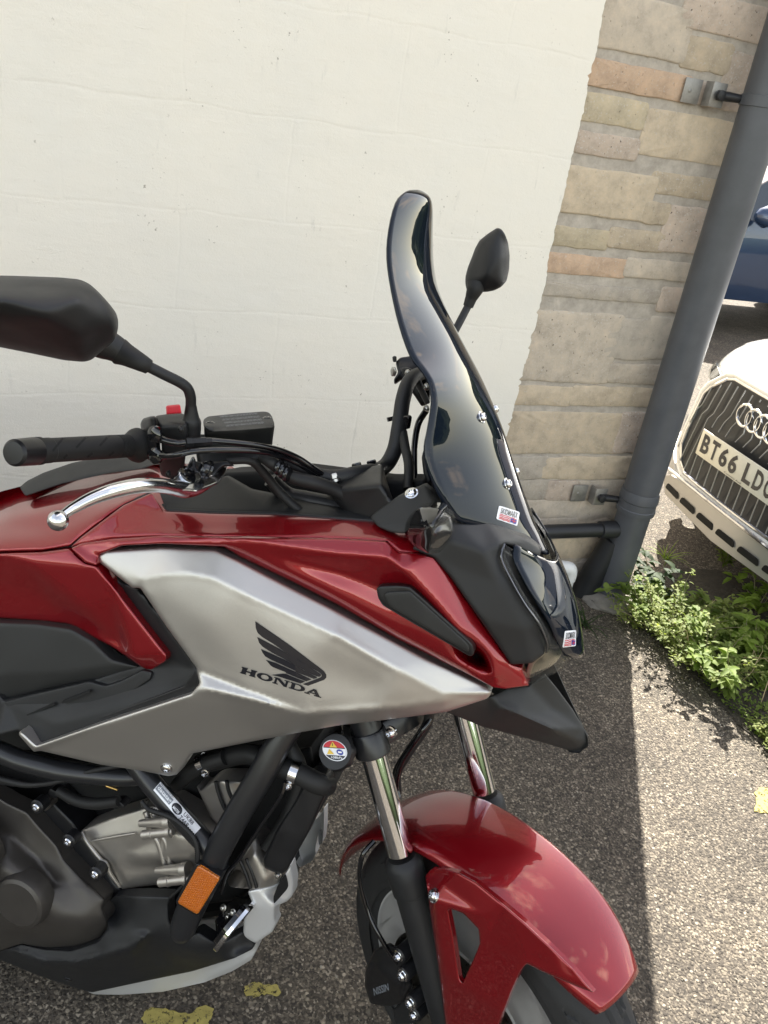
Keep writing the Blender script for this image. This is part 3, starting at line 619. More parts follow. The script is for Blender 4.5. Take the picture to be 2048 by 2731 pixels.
R, Sv, K, KF, GL, GP, FR, EN, DE, CH, BR, ZN, RU = (M[k] for k in ('red', 'silver', 'black', 'blackfine', 'gloss', 'grey_plastic', 'frame', 'engine', 'dark_engine', 'chrome', 'brushed', 'zinc', 'rubber'))
def bp(u, v, w_): return BK.un(u, v, w_)
def sp_(u, v, w_): return ST.un(u, v, w_)
def tubepx(pts, sp=BK, **k):   # pts (u, v, w, r)
    return np.array([sp.un(p[0], p[1], p[2]) for p in pts]), [p[3] for p in pts]
def cable(name, pts, m=None, parent=None, sp=BK, n=12, label=None):
    P, r_ = tubepx(pts, sp); mb = MB(); mb.tube(P, r_, n=n); return mb.obj(name, m or RU, parent or bike, label=label)
def bolt(p, n, r, parent, h=None, m=None, name='bolt'):
    h = h or r*.55; p = np.array(p, float); n = np.array(n, float); mb = MB()
    mb.lathe(p-n*h*.3, n, [(0, r*1.28), (h*.35, r*1.28), (h*.42, r), (h*.9, r*.97), (h*1.25, r*.7), (h*1.3, r*.42), (h*.85, r*.38)], 24); return mb.obj(name, m or CH, parent)
# -- inner dark mass: engine block, airbox, headstock: what is behind the gaps
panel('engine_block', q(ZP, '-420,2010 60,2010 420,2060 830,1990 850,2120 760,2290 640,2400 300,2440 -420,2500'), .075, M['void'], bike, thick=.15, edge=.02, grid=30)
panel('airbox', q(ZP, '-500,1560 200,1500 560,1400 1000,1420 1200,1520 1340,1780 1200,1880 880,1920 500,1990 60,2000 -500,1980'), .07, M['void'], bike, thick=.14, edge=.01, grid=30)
# -- silver side fairing
sil = q(ZP, '263,1481 282,1469 429,1459 575,1466 640,1497 900,1630 1141,1758 1300,1832 1311,1846 1305,1858 1295,1865 1189,1899 1050,1917 900,1935 700,1972 510,2010 492,2036 472,2066 450,2070 380,2056 271,2040 108,2002 90,2005 49,1959 54,1948 98,1989 300,1918 510,1850 532,1823 523,1780 450,1680 374,1568 353,1568 263,1498')
ctrl = [q(ZP, '372,1556,.222 380,1543,.224 440,1532,.228 499,1528,.23 570,1541,.232 650,1580,.232 900,1694,.215 1060,1785,.188 1183,1850,.158 1310,1848,.128'),
        q(ZP, '255,1485,.208 282,1466,.203 429,1456,.205 575,1463,.207 640,1494,.208 900,1627,.193 1141,1755,.156 1300,1830,.124'),
        q(ZP, '265,1500,.212 353,1570,.222'), q(ZP, '380,1575,.225 450,1685,.228 530,1793,.226 680,1850,.224 830,1903,.214 1000,1893,.190 1183,1868,.156'),
        q(ZP, '520,1830,.236 560,1838,.238 690,1868,.230 822,1906,.215'), q(ZP, '500,1856,.238 300,1925,.242 98,1994,.246 50,1952,.25'),
        q(ZP, '450,1600,.231 560,1660,.235 800,1760,.222 1000,1840,.188'), q(ZP, '108,2005,.236 271,2042,.215 450,2072,.19 480,2060,.19 515,2012,.196 700,1975,.192 900,1938,.178 1189,1901,.142 1295,1867,.122')]
side = panel('side_fairing', sil, ctrl, Sv, bike, grid=7, smooth=1, cr=[0, 3, 4, 5], relax=60, edge=.004, epx=11, thick=.02, rc=5, mirror=True, label='matt silver side fairing with winged logo')
# logo
feathers = ['362,98 880,455 1395,845 1450,890 1482,940 1482,985 1450,1020 1195,1115 1110,1090 1385,985 1412,960 1400,925 1350,890 1000,690 640,450 470,345 400,280 370,200',
  '392,345 750,535 1140,765 1395,930 1400,955 1370,975 1330,965 1140,880 1135,865 800,680 620,590 480,500 425,440', '452,535 800,690 1000,790 1130,870 1340,980 1330,995 1280,1005 1000,893 995,880 760,770 620,710 520,650 475,590',
  '530,705 700,760 1000,895 1250,1015 1165,1045 850,915 840,900 640,820 600,790 560,740', '615,945 800,925 850,930 1150,1050 1075,1078 700,960']
decal('wing_logo', [q(ZW, f) for f in feathers], 'side_fairing', M['ink'], side, .001, step=30)
def letters():
    """wide slab-serif capitals drawn as unions of strokes; local x right, y up, 0..1"""
    def L(x0, pol): return [[(x0+a, b) for a, b in p] for p in pol]
    s = .2; H = [[(0, 0), (1, 0), (1, .16), (.0, .16)]]
    box = lambda x0, y0, x1, y1: [(x0, y0), (x1, y0), (x1, y1), (x0, y1)]
    Hh = [box(.07, 0, .40, 1), box(.70, 0, 1.03, 1), box(.3, .40, .8, .60), box(0, 0, .45, .14), box(0, .86, .45, 1), box(.65, 0, 1.1, .14), box(.65, .86, 1.1, 1)]
    def ring(cx, cy, rx, ry, ix, iy, a0=0, a1=360, n=28):
        out = []
        for i in range(n):
            t0, t1 = rad(a0+(a1-a0)*i/n), rad(a0+(a1-a0)*(i+1)/n)
            out.append([(cx+ix*math.cos(t0), cy+iy*math.sin(t0)), (cx+rx*math.cos(t0), cy+ry*math.sin(t0)), (cx+rx*math.cos(t1), cy+ry*math.sin(t1)), (cx+ix*math.cos(t1), cy+iy*math.sin(t1))])
        return out
    O = ring(.55, .5, .56, .53, .27, .36); N = [box(.1, 0, .26, 1), box(.86, 0, 1.02, 1), [(.08, 1), (.42, 1), (1.02, .12), (1.02, 0), (.8, 0)], box(0, 0, .38, .13), box(0, .87, .35, 1), box(.74, .87, 1.12, 1)]
    D = [box(.1, 0, .37, 1), box(0, 0, .5, .14), box(0, .86, .5, 1)]+ring(.5, .5, .58, .5, .30, .36, -90, 90, 16); A = [[(.06, .07), (.2, .07), (.62, .8), (.48, 1)], [(.46, 1), (.68, 1), (1.08, .07), (.78, .07), (.5, .8)], box(-.03, 0, .36, .13), box(.64, 0, 1.16, .13), [(.28, .27), (.86, .27), (.82, .4), (.34, .4)]]
    x = 0; out = []
    for g_, wd in ((Hh, 1.1), (O, 1.1), (N, 1.12), (D, 1.08), (A, 1.14)): out += L(x, g_); x += wd+.05
    return out, x-.05
pl, W_ = letters(); a0 = np.array(q(ZW, '118,912')[0]); a1 = np.array(q(ZW, '1395,1308')[0]); au = np.array(q(ZW, '146,826')[0])-a0
decal('lettering', [[tuple(a0+np.array([1, 0])*0+x/W_*(a1-a0)+y*au*1.14) for x, y in p] for p in pl], 'side_fairing', M['ink'], side, .001)
p, n = hit('side_fairing', *q(ZF, '197,457')[0][:2]); bolt(p, n, .0075, side)
# -- red tank cover (left of the seam), upper strip, front fairing, lower leg
tank = panel('tank_cover', q(ZP, '-330,1420 -180,1360 0,1323 48,1299 110,1283 200,1268 330,1250 400,1248 437,1266 437,1290 405,1312 330,1345 270,1390 215,1432 186,1456 111,1468 0,1471 -330,1480'),
  [q(ZP, '-330,1415,-.03 0,1320,-.02 48,1297,-.01 200,1265,.0 400,1246,.03'), q(ZP, '-330,1450,.12 0,1385,.12 200,1340,.12 420,1290,.09'), q(ZP, '-330,1482,.20 0,1473,.20 186,1458,.20 270,1392,.19 330,1347,.165 440,1300,.12'), q(ZP, '-330,1470,.19 0,1445,.185 150,1430,.182 250,1375,.17')],
  R, bike, grid=9, smooth=10, edge=.006, epx=10, thick=.02, mirror=True)
panel('tank_lid_trim', q(Z1, '108,1450 150,1415 240,1370 400,1315 560,1285 700,1278 800,1285 840,1300 840,1330 780,1350 600,1375 480,1400 330,1435 140,1500'), [q(Z1, '108,1450,.05 400,1315,.03 700,1278,.03 840,1300,.04'), q(Z1, '140,1500,.085 480,1400,.085 780,1350,.08')], K, bike, edge=.004, thick=.012, smooth=3, mirror=True)
upper = panel('upper_fairing', q(ZP, '188,1459 215,1434 270,1392 330,1347 405,1314 439,1364 560,1370 725,1374 996,1393 1060,1402 1120,1440 1140,1472 1064,1472 1030,1443 900,1436 590,1432 434,1429 300,1436 202,1456'),
  [q(ZP, '180,1462,.20 202,1440,.198 300,1430,.2 434,1427,.203 590,1430,.205 900,1434,.203 1030,1441,.20 1064,1471,.198 1140,1474,.185'), q(ZP, '270,1390,.185 330,1345,.16 405,1312,.14 439,1362,.155 560,1368,.155 725,1372,.155 996,1391,.15 1125,1435,.16')],
  R, bike, grid=7, smooth=4, edge=.003, epx=8, thick=.02, mirror=True, cr=[0, 1])
front = panel('front_fairing', q(ZP, '190,1462 215,1450 300,1437 434,1430 590,1433 900,1437 1030,1444 1064,1474 1093,1474 1156,1487 1200,1537 1363,1771 1392,1781 1411,1828 1348,1837 1315,1833 1247,1797 1180,1764 1059,1703 900,1612 780,1551 640,1484 597,1458 434,1450 325,1455 265,1478 258,1508 226,1500'),
  [q(ZP, '188,1463,.205 215,1449,.205 300,1436,.205 434,1428,.206 590,1431,.208 900,1435,.206 1030,1442,.203 1064,1472,.20 1156,1486,.186'),
   q(ZP, '262,1480,.215 325,1452,.214 434,1447,.214 590,1450,.214 645,1470,.212 760,1528,.206 900,1597,.200 1059,1690,.184 1247,1785,.156'),
   q(ZP, '598,1448,.216 645,1436,.217 900,1477,.218 1035,1487,.216 1075,1520,.212 1180,1630,.192 1250,1710,.176 1318,1800,.152'),
   q(ZP, '690,1464,.214 749,1487,.209 900,1526,.197 1011,1567,.188 1060,1556,.187 1110,1580,.182 1200,1680,.172 1290,1760,.156'),
   q(ZP, '760,1515,.210 880,1566,.205 1080,1665,.187 1220,1745,.165 1300,1790,.151'),
   q(ZP, '640,1486,.198 780,1553,.192 900,1614,.186 1059,1705,.168 1180,1766,.150 1247,1799,.142 1320,1836,.136 1411,1830,.112'),
   q(ZP, '1110,1490,.2 1180,1580,.187 1300,1745,.160 1345,1800,.14 1395,1782,.115')],
  R, bike, grid=6, smooth=2, cr=[1, 2, 3], relax=30, edge=.003, epx=8, thick=.022, rc=4, mirror=True)
ins = panel('side_vent_cover', q(Z3, '215,765 235,752 330,748 400,755 440,790 735,1060 752,1085 755,1125 745,1140 725,1138 250,860 225,820'), [q(ZP, '1000,1565,.206 1090,1560,.204 1110,1590,.202 1263,1740,.176'), q(ZP, '1000,1600,.206 1130,1690,.192 1250,1755,.172')], KF, front, grid=7, edge=.003, epx=6, thick=.02)
panel('vent_insert', q(Z3, '255,800 280,785 400,780 710,1060 728,1085 728,1112 715,1115 290,865'), [q(ZP, '1000,1565,.2085 1090,1560,.2065 1110,1590,.2045 1263,1740,.1785'), q(ZP, '1000,1600,.2085 1130,1690,.1945 1250,1755,.1745')], GP, front, grid=7, edge=.002, epx=4, thick=.006)
leg = panel('lower_red_fairing', q(ZP, '-330,1486 -150,1480 0,1477 111,1473 183,1463 226,1502 258,1510 330,1600 445,1747 442,1763 401,1788 385,1784 298,1724 212,1680 184,1664 100,1655 0,1648 -150,1640 -330,1600'),
  [q(ZP, '-330,1484,.205 0,1475,.205 183,1461,.205 226,1500,.215'), q(ZP, '-330,1560,.19 0,1560,.19 130,1600,.192 330,1720,.20'), q(ZP, '60,1492,.212 225,1620,.212'), q(ZP, '230,1508,.218 300,1590,.220 347,1755,.220 442,1748,.222'), q(ZP, '-330,1605,.18 0,1650,.18 184,1668,.185 385,1788,.20')],
  R, bike, grid=8, smooth=6, edge=.004, epx=9, thick=.02, mirror=True)
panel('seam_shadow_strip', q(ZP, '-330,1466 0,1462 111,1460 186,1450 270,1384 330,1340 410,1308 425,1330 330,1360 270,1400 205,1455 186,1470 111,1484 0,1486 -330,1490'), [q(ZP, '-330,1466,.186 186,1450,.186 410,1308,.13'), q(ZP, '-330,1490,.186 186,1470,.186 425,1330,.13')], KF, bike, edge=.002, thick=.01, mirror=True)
# -- black inner and lower body panels
panel('inner_fairing', q(ZP, '277,1522 258,1508 300,1530 353,1566 376,1566 450,1680 523,1780 532,1823 510,1852 300,1922 98,1992 50,1948 0,1960 -330,2010 -330,1850 0,1855 11,1869 233,1818 320,1790 401,1770 440,1740 330,1600'),
  [q(ZP, '270,1520,.205 360,1575,.212 450,1690,.215 520,1785,.216 505,1850,.222 98,1990,.232 0,1962,.235'), q(ZP, '300,1560,.195 400,1700,.20 445,1760,.20 320,1815,.20 11,1869,.21'), q(ZP, '60,1950,.225 150,1930,.227 450,1825,.215')], K, bike, grid=8, smooth=2, edge=.003, thick=.02, mirror=True)
panel('footwell_rib', q(Z4, '300,1022 315,1010 800,830 905,790 950,730 965,700 980,760 975,800 930,835 700,910 310,1040'), [q(ZP, '160,1960,.228 430,1860,.224 525,1790,.224'), q(ZP, '160,1966,.228 400,1885,.224 520,1845,.222')], KF, bike, grid=8, edge=.002, epx=5, thick=.01)
panel('side_cover', q(ZP, '-330,1640 -150,1650 0,1660 100,1664 190,1677 250,1710 298,1757 390,1785 360,1800 300,1812 233,1820 120,1842 11,1870 0,1885 -330,1900'),
  [q(ZP, '-330,1640,.20 0,1662,.20 190,1679,.205 300,1760,.206 395,1786,.20'), q(ZP, '-330,1780,.208 0,1800,.208 200,1790,.208 310,1775,.206'), q(ZP, '-330,1900,.195 11,1872,.195 233,1822,.195 390,1790,.19')], GP, bike, grid=9, smooth=3, edge=.004, thick=.02, mirror=True)
panel('slotted_trim', q(Z4, '20,870 150,835 440,768 520,790 590,768 700,712 750,722 740,760 600,860 350,950 150,1010 95,1015 30,910'), [q(ZP, '11,1872,.212 240,1818,.210 400,1790,.208'), q(ZP, '52,1948,.218 320,1870,.214 400,1815,.212')], K, bike, grid=8, edge=.003, epx=6, thick=.012)
for s_ in ('130,932 265,875 270,885 135,940', '300,868 440,812 442,826 305,880'):
    panel('vent_slot', q(Z4, s_), .2195, M['void'], bike, grid=10, edge=0, thick=.004, rc=2)
# -- nose, cowl trim, headlight, beak
nose = panel('nose_cowl', q(ZP, '1100,1465 1120,1420 1156,1396 1189,1378 1213,1390 1260,1395 1300,1394 1348,1405 1410,1440 1440,1465 1440,1485 1344,1449 1334,1487 1363,1552 1399,1612 1435,1663 1457,1718 1452,1744 1420,1768 1372,1772 1363,1771 1280,1652 1200,1537 1156,1487'),
  [q(ZP, '1100,1462,.19 1156,1394,.17 1213,1388,.165 1300,1392,.125 1410,1440,.075 1440,1465,.06'), q(ZP, '1100,1470,.19 1156,1487,.187 1280,1652,.167 1365,1772,.135'), q(ZP, '1200,1440,.184 1290,1470,.17 1334,1560,.158 1400,1680,.142 1420,1768,.13'), q(ZP, '1340,1445,.142 1334,1487,.146 1363,1552,.147 1435,1663,.132 1457,1718,.118')],
  K, bike, grid=7, smooth=5, edge=.004, epx=9, thick=.02, mirror=True)
trim = panel('cowl_trim', q(Z3, '180,372 215,340 330,258 480,190 540,240 600,335 640,400 600,430 520,440 440,420 370,462 290,455 225,425'), [q(Z3, '180,372,.16 330,258,.145 480,190,.13 560,260,.13'), q(Z3, '225,425,.175 370,462,.185 520,440,.185 640,400,.172'), q(Z3, '200,395,.166 400,400,.18 560,330,.17')], GP, bike, grid=7, smooth=3, edge=.003, epx=7, thick=.015, mirror=True)
p, n = hit('cowl_trim', *q(Z3, '410,240')[0][:2]); bolt(p, n, .0075, trim, .004)
def shell(name, rows, m, parent, n=14, gpow=1.9, thick=.0035, off=0, scale=1.0, label=None, key=None, sub=3):
    """curved transparent or lamp shell: each row runs from its near edge (u,v,w) over the centre line (u,v) to the mirrored far edge"""
    P = []; A = []
    for (eu, ev, ew, cu, cv) in rows:
        A.append((BK.un(eu, ev, ew), BK.un(cu, cv, 0)))
    E_ = np.array([a[0] for a in A]); Cc = np.array([a[1] for a in A])
    def dense(X):
        Q = np.vstack([2*X[0]-X[1], X, 2*X[-1]-X[-2]]); out = []
        for i in range(1, len(Q)-2):
            for k in range(sub):
                t = k/sub; a, b_, c, d = Q[i-1], Q[i], Q[i+1], Q[i+2]; out.append(.5*((2*b_)+(-a+c)*t+(2*a-5*b_+4*c-d)*t*t+(-a+3*b_-3*c+d)*t**3))
        out.append(X[-1]); return np.array(out)
    E_ = dense(E_); Cc = dense(Cc)
    V = []; nr = len(E_)
    for i in range(nr):
        for k in range(-n, n+1):
            t = k/n; g_ = abs(t)**gpow; x = Cc[i][0]+(E_[i][0]-Cc[i][0])*g_; z = Cc[i][2]+(E_[i][2]-Cc[i][2])*g_; V.append((x-off, t*(-E_[i][1])*scale, z))
    W2 = 2*n+1; F = [(i*W2+k, i*W2+k+1, (i+1)*W2+k+1, (i+1)*W2+k) for i in range(nr-1) for k in range(W2-1)]
    o = link_mesh(name, V, F, m, parent, True, label); HITS[key or name] = BVHTree.FromPolygons([Vector(v) for v in V], F)
    if thick:
        md = o.modifiers.new('thickness', 'SOLIDIFY'); md.thickness = thick; md.offset = 0
    return o
scr = shell('windscreen', [(1112, 509, .03, 1128, 514), (1080, 513, .075, 1143, 528), (1056, 540, .105, 1145, 560), (1038, 612, .13, 1141, 620), (1033, 689, .145, 1140, 685), (1045, 776, .155, 1149, 750), (1066, 868, .162, 1180, 822), (1095, 950, .168, 1215, 892), (1124, 988, .174, 1247, 955), (1144, 1022, .18, 1275, 1012), (1151, 1075, .186, 1300, 1065), (1141, 1143, .192, 1325, 1120), (1132, 1191, .195, 1345, 1172), (1136, 1239, .195, 1362, 1225), (1163, 1307, .19, 1382, 1285), (1190, 1355, .18, 1402, 1340), (1222, 1390, .165, 1424, 1398), (1290, 1396, .125, 1442, 1436), (1380, 1428, .07, 1462, 1478)],
  M['screen'], bike, n=16, gpow=1.7, label='tall smoked acrylic windscreen')
for (u, v) in ((1281, 1114), (1349, 1291)):
    p, n = hit('windscreen', u, v, .002); bolt(p, n, .0068, scr, .006); bolt((p[0], -p[1], p[2]), (n[0], -n[1], n[2]), .0068, scr, .006)
lamp = shell('headlight', [(1346, 1452, .140, 1456, 1484), (1335, 1489, .148, 1474, 1512), (1363, 1552, .149, 1494, 1562), (1399, 1612, .146, 1507, 1618), (1435, 1663, .138, 1516, 1665), (1459, 1716, .125, 1522, 1712), (1452, 1748, .118, 1523, 1730), (1425, 1775, .110, 1522, 1742), (1412, 1826, .095, 1518, 1750)], M['lens'], bike, n=12, gpow=2.2, thick=.003, label='clear plastic headlight lens')
shell('reflector', [(1350, 1458, .132, 1452, 1488), (1342, 1492, .138, 1470, 1516), (1370, 1556, .139, 1489, 1566), (1406, 1616, .136, 1502, 1622), (1442, 1668, .128, 1510, 1668), (1462, 1716, .115, 1515, 1712)], KF, lamp, n=10, gpow=2.2, thick=.002, off=.012)
shell('lower_reflector', [(1460, 1719, .115, 1515, 1714), (1452, 1748, .11, 1516, 1730), (1428, 1775, .102, 1515, 1740), (1418, 1818, .09, 1512, 1746)], M['zinc'], lamp, n=10, gpow=2.2, thick=.002, off=.010)
for k in (0, 1):
    cable('lens_rim', [(1346-4*k, 1450, .142, .0016), (1337+9*k, 1489, .150, .0018), (1366+10*k, 1552, .151, .0018), (1401+10*k, 1612, .148, .0018), (1437+9*k, 1663, .140, .0018), (1459+6*k, 1714, .128, .0016), (1456+4*k, 1740, .122, .0014)], M['smoke'] if k == 0 else M['lens'], lamp, n=8)
hp = shell('headlight_guard', [(1354, 1446, .128, 1466, 1482), (1350, 1484, .136, 1481, 1508), (1372, 1530, .139, 1494, 1540), (1392, 1568, .139, 1507, 1575), (1417, 1608, .134, 1518, 1612), (1445, 1656, .122, 1527, 1650), (1461, 1695, .106, 1534, 1690), (1484, 1741, .066, 1539, 1740)], M['screen'], bike, n=12, gpow=1.8, thick=.003, off=-.010, label='dark glossy acrylic guard over the headlight')
beak = panel('beak', q(Z3, '600,1448 840,1366 930,1322 1060,1306 1145,1240 1215,1325 1300,1440 1385,1580 1386,1625 1340,1664 1290,1666 1150,1622 800,1530'),
  [q(Z3, '600,1450,.12 700,1500,.085 800,1532,.065 1150,1622,.024 1290,1668,.006 1342,1666,.002'), q(Z3, '900,1420,.110 1000,1460,.102 1180,1540,.070 1310,1600,.022 1375,1612,.004'), q(Z3, '840,1362,.106 930,1320,.088 1060,1304,.058 1200,1440,.032 1350,1540,.008 1386,1585,.0'), q(Z3, '1145,1238,.05 1215,1325,.03 1300,1440,.012 1386,1580,.0')],
  GP, bike, grid=6, smooth=1, cr=[1, 2], edge=.002, epx=6, thick=.004, rc=3, mirror=True, label='pointed dark grey plastic beak under the headlight')
# stickers with the screen maker's name and a waving flag
def sticker(key, parent, c00, c10, c01, c11, lab):
    c00, c10, c01, c11 = [np.array(c, float) for c in (c00, c10, c01, c11)]
    def T(x, y): return tuple((1-x)*(1-y)*c00+x*(1-y)*c10+(1-x)*y*c01+x*y*c11)     # y down
    P = round_poly([(0, 0), (100, 0), (100, 80), (0, 80)], 9); st = decal('maker_sticker', [[T(x/100, y/80) for x, y in P]], key, M['white'], parent, .0024, lab, fill=6)
    V, F = text_polys('SKIDMARX', 1, .012); Q = [T(.12+.8*v[0], .50-.38*v[1]*(1+.12*v[0])) for v in V]
    link_mesh('sticker_text', [hit(key, a, b_, .0030)[0] for a, b_ in Q], F, M['ink'], st, False)
    def band(y0, y1, x0, x1, m, nm):
        P = [(x, y0+.018*math.sin(x*24)) for x in np.linspace(x0, x1, 15)]+[(x, y1+.018*math.sin(x*24)) for x in np.linspace(x1, x0, 15)]
        decal(nm, [[T(x, y) for x, y in P]], key, m, st, .0030)
    for y in (.55, .66, .77, .86): band(y, y+.055, .1, .62 if y > .6 else .9, M['redink'], 'flag_stripe')
    band(.62, .90, .64, .92, M['blueink'], 'flag_canton')
    P = [(.66, .74), (.9, .74), (.9, .79), (.66, .79)]; decal('flag_cross', [[T(*p) for p in P], [T(*p) for p in [(.76, .64), (.8, .64), (.8, .88), (.76, .88)]]], key, M['redink'], st, .0035)
sticker('windscreen', scr, q(ZS, '150,48')[0], q(ZS, '458,148')[0], q(ZS, '108,248')[0], q(ZS, '418,355')[0], 'small white maker sticker on the windscreen')
sticker('headlight_guard', hp, q(ZS, '1118,1895')[0], q(ZS, '1285,1885')[0], q(ZS, '1090,2125')[0], q(ZS, '1280,2115')[0], 'small white maker sticker on the headlight guard')
# -- indicator: glossy black stalk body with clear lens
ic = bp(1125, 1408, .235)
ind = panel('indicator', q(ZI, '1185,320 1100,275 900,262 700,268 560,330 430,450 340,640 318,800 350,920 440,1060 600,1180 760,1250 860,1300 870,1100 920,850 1000,620 1090,470'), [q(ZI, '1185,318,.235 700,265,.215 320,760,.20 500,1150,.215 860,1300,.235'), q(ZI, '1000,500,.262 760,720,.262 830,1000,.258'), q(ZI, '1100,460,.25 920,840,.258 870,1200,.245')], GL, bike, grid=4, smooth=10, edge=.008, epx=12, thick=.03)
il = panel('indicator_lens', q(ZI, '1190,322 1345,450 1400,620 1425,830 1370,950 1250,1120 1080,1290 870,1305 865,1100 920,850 1000,620 1090,470'), [q(ZI, '1190,322,.235 1100,460,.25 920,840,.258 870,1300,.238'), q(ZI, '1345,450,.222 1425,830,.22 1250,1120,.224 1080,1290,.23'), q(ZI, '1250,600,.242 1180,900,.246')], M['lens'], bike, grid=4, smooth=4, edge=.004, epx=8, thick=.02)
panel('indicator_reflector', q(ZI, '1185,380 1310,480 1370,640 1385,820 1330,930 1200,1080 1050,1200 900,1180 930,870 1020,640 1100,500'), [q(ZI, '1185,380,.225 1100,500,.24 930,870,.246 900,1180,.23'), q(ZI, '1310,480,.212 1385,820,.210 1050,1200,.218'), q(ZI, '1130,620,.228 1080,830,.243 1000,1000,.225')], M['smoke'], il, grid=5, smooth=0, edge=.002, thick=.004)
cable('indicator_stem', [(1140, 1408, .24, .009), (1165, 1415, .17, .011)], K, ind)
# -- cockpit: inner lining of the fairing, dash, headstock
panel('cockpit_lining', q(ZP, '400,1308 440,1356 560,1362 725,1366 996,1386 1060,1396 1100,1430 1060,1450 900,1440 590,1436 440,1432 380,1400 330,1360'), [q(ZP, '330,1345,.150 405,1306,.132 440,1354,.150 725,1364,.150 996,1384,.145 1110,1420,.15'), q(ZP, '330,1362,.14 440,1434,.142 900,1440,.14 1110,1440,.14')], K, bike, grid=9, edge=.002, thick=.008, mirror=True)
panel('tank_edge_trim', q(ZH, '88,548 130,520 400,470 560,420 700,500 1000,560 1110,590 1400,640 1440,680 830,642 190,632'), [q(ZH, '88,548,.135 560,420,.07 1110,560,.09 1400,640,.12'), q(ZH, '190,632,.15 830,642,.15 1430,685,.147')], K, bike, grid=10, smooth=4, edge=.003, thick=.008, mirror=True)
panel('cockpit_floor', q(ZP, '420,1300 600,1260 800,1250 1030,1280 1130,1280 1190,1400 1130,1450 900,1440 500,1420'), .03, M['void'], bike, grid=30, edge=.01, thick=.06)
dash = MB(); c = bp(1225, 1310, .0); 
dash.box(c+np.array([-.01, 0, .02]), (.02, .05, .03), [(math.cos(.5), 0, -math.sin(.5)), (0, 1, 0), (math.sin(.5), 0, math.cos(.5))], bev=.01, seg=3); dash.obj('instrument_pod', KF, bike)
# -- engine
ccov = panel('clutch_cover', q(ZE, '-900,300 -300,420 0,560 60,600 230,680 330,800 480,960 540,1080 690,1240 800,1330 890,1420 862,1480 905,1600 905,1650 870,1720 820,1770 700,1815 600,1838 480,1845 380,1830 180,1790 60,1830 0,1850 -300,1900 -900,1900'),
  [q(ZE, '-900,500,.15 0,560,.165 230,680,.165 500,1000,.165 740,1240,.165 890,1420,.165'), q(ZE, '-900,760,.17 -100,740,.17 80,870,.172 280,1060,.174 455,1265,.176 600,1300,.178 715,1325,.178 800,1430,.176 880,1560,.17'), q(ZE, '-300,1080,.215 60,1150,.222 230,1250,.222 330,1420,.218 420,1600,.212 700,1640,.2'), q(ZE, '-900,1100,.215 -300,1600,.215 100,1700,.205 380,1700,.2'), q(ZE, '-900,1900,.16 0,1850,.165 180,1790,.165 380,1830,.165 600,1838,.16 820,1770,.158 905,1650,.16')],
  DE, bike, grid=7, smooth=4, cr=[1], relax=60, edge=.004, epx=9, thick=.03)
HITS['cc'] = HITS['clutch_cover']
p, n = hit('clutch_cover', *q(ZE, '190,1430')[0][:2]); mb = MB(); mb.lathe(p-n*.02, (0, -1, 0), [(0, .050), (.02, .050), (.030, .046), (.033, .040), (.033, .0)], 48); mb.obj('clutch_boss', DE, ccov, sharp=25)
p = bp(-92, 2262, .20); mb = MB(); mb.lathe(p, (0, -1, 0), [(0, .082), (.035, .082), (.045, .077), (.048, .066), (.046, .03), (.046, 0)], 64); mb.obj('round_cover', DE, ccov, sharp=25)
for c in ('308,640', '575,930', '802,1205'):
    u, v = q(ZE, c)[0]; p, n = hit('clutch_cover', u, v, 0); p = bp(u, v, .175)
    mb = MB(); mb.lathe(p+np.array([0, .02, 0]), (0, -1, 0), [(0, .0125), (.019, .0125), (.021, .010)], 24); mb.obj('bolt_boss', KF, ccov)
    bolt(p, (0, -1, 0), .0072, ccov, .005)
panel('crankcase_edge', q(ZE, '240,650 420,560 620,760 680,850 760,960 850,1090 900,1140 960,1260 1030,1340 940,1400 860,1470 800,1330 690,1240 540,1080 480,960 330,800'), .135, KF, bike, grid=10, edge=.006, thick=.05, mirror=False)
cyl = panel('cylinder_block', q(ZP, '215,2219 221,2211 300,2180 396,2150 460,2138 520,2175 565,2240 565,2340 488,2352 400,2362 323,2371 300,2330 286,2305 270,2288 250,2262 235,2247'),
  [q(ZP, '215,2219,.135 300,2180,.135 396,2150,.135 520,2160,.13'), q(ZE, '780,920,.147 1150,860,.150 1300,830,.152'), q(ZP, '235,2247,.137 270,2288,.137 286,2305,.137 300,2330,.137 323,2371,.135'), q(ZP, '270,2265,.147 310,2310,.147 340,2350,.146'), q(ZE, '1060,1020,.147 1300,930,.150'), q(ZE, '1080,1130,.142 1380,1150,.142'), q(ZE, '1150,1080,.156 1400,1060,.163'), q(ZP, '323,2371,.13 488,2352,.13 565,2340,.13'), q(ZP, '470,2230,.165 560,2230,.165'), q(ZP, '500,2280,.168 560,2280,.168'), q(ZP, '420,2330,.145 500,2335,.145')],
  EN, bike, grid=5, smooth=1, cr=[1, 3, 4], relax=25, edge=.004, epx=7, thick=.04)
cable('casting_rib', [(*q(ZE, '770,925')[0], .149, .0022), (*q(ZE, '960,890')[0], .151, .003), (*q(ZE, '1140,860')[0], .152, .0022)], EN, cyl)
cable('casting_edge', [(*q(ZE, '690,850')[0], .139, .0035), (*q(ZE, '740,940')[0], .143, .0035), (*q(ZE, '850,1080')[0], .145, .0035), (*q(ZE, '895,1110')[0], .145, .0035), (*q(ZE, '930,1200')[0], .144, .0035), (*q(ZE, '1010,1310')[0], .138, .003)], EN, cyl)
for pth, r_ in (('1225,680 1250,740 1260,820 1330,930 1380,1090 1420,1200', .005), ('1290,690 1315,740 1325,820 1395,930 1430,1090 1470,1200', .005)):
    cable('casting_band', [(*p, .156, r_) for p in q(ZE, pth)], EN, cyl)
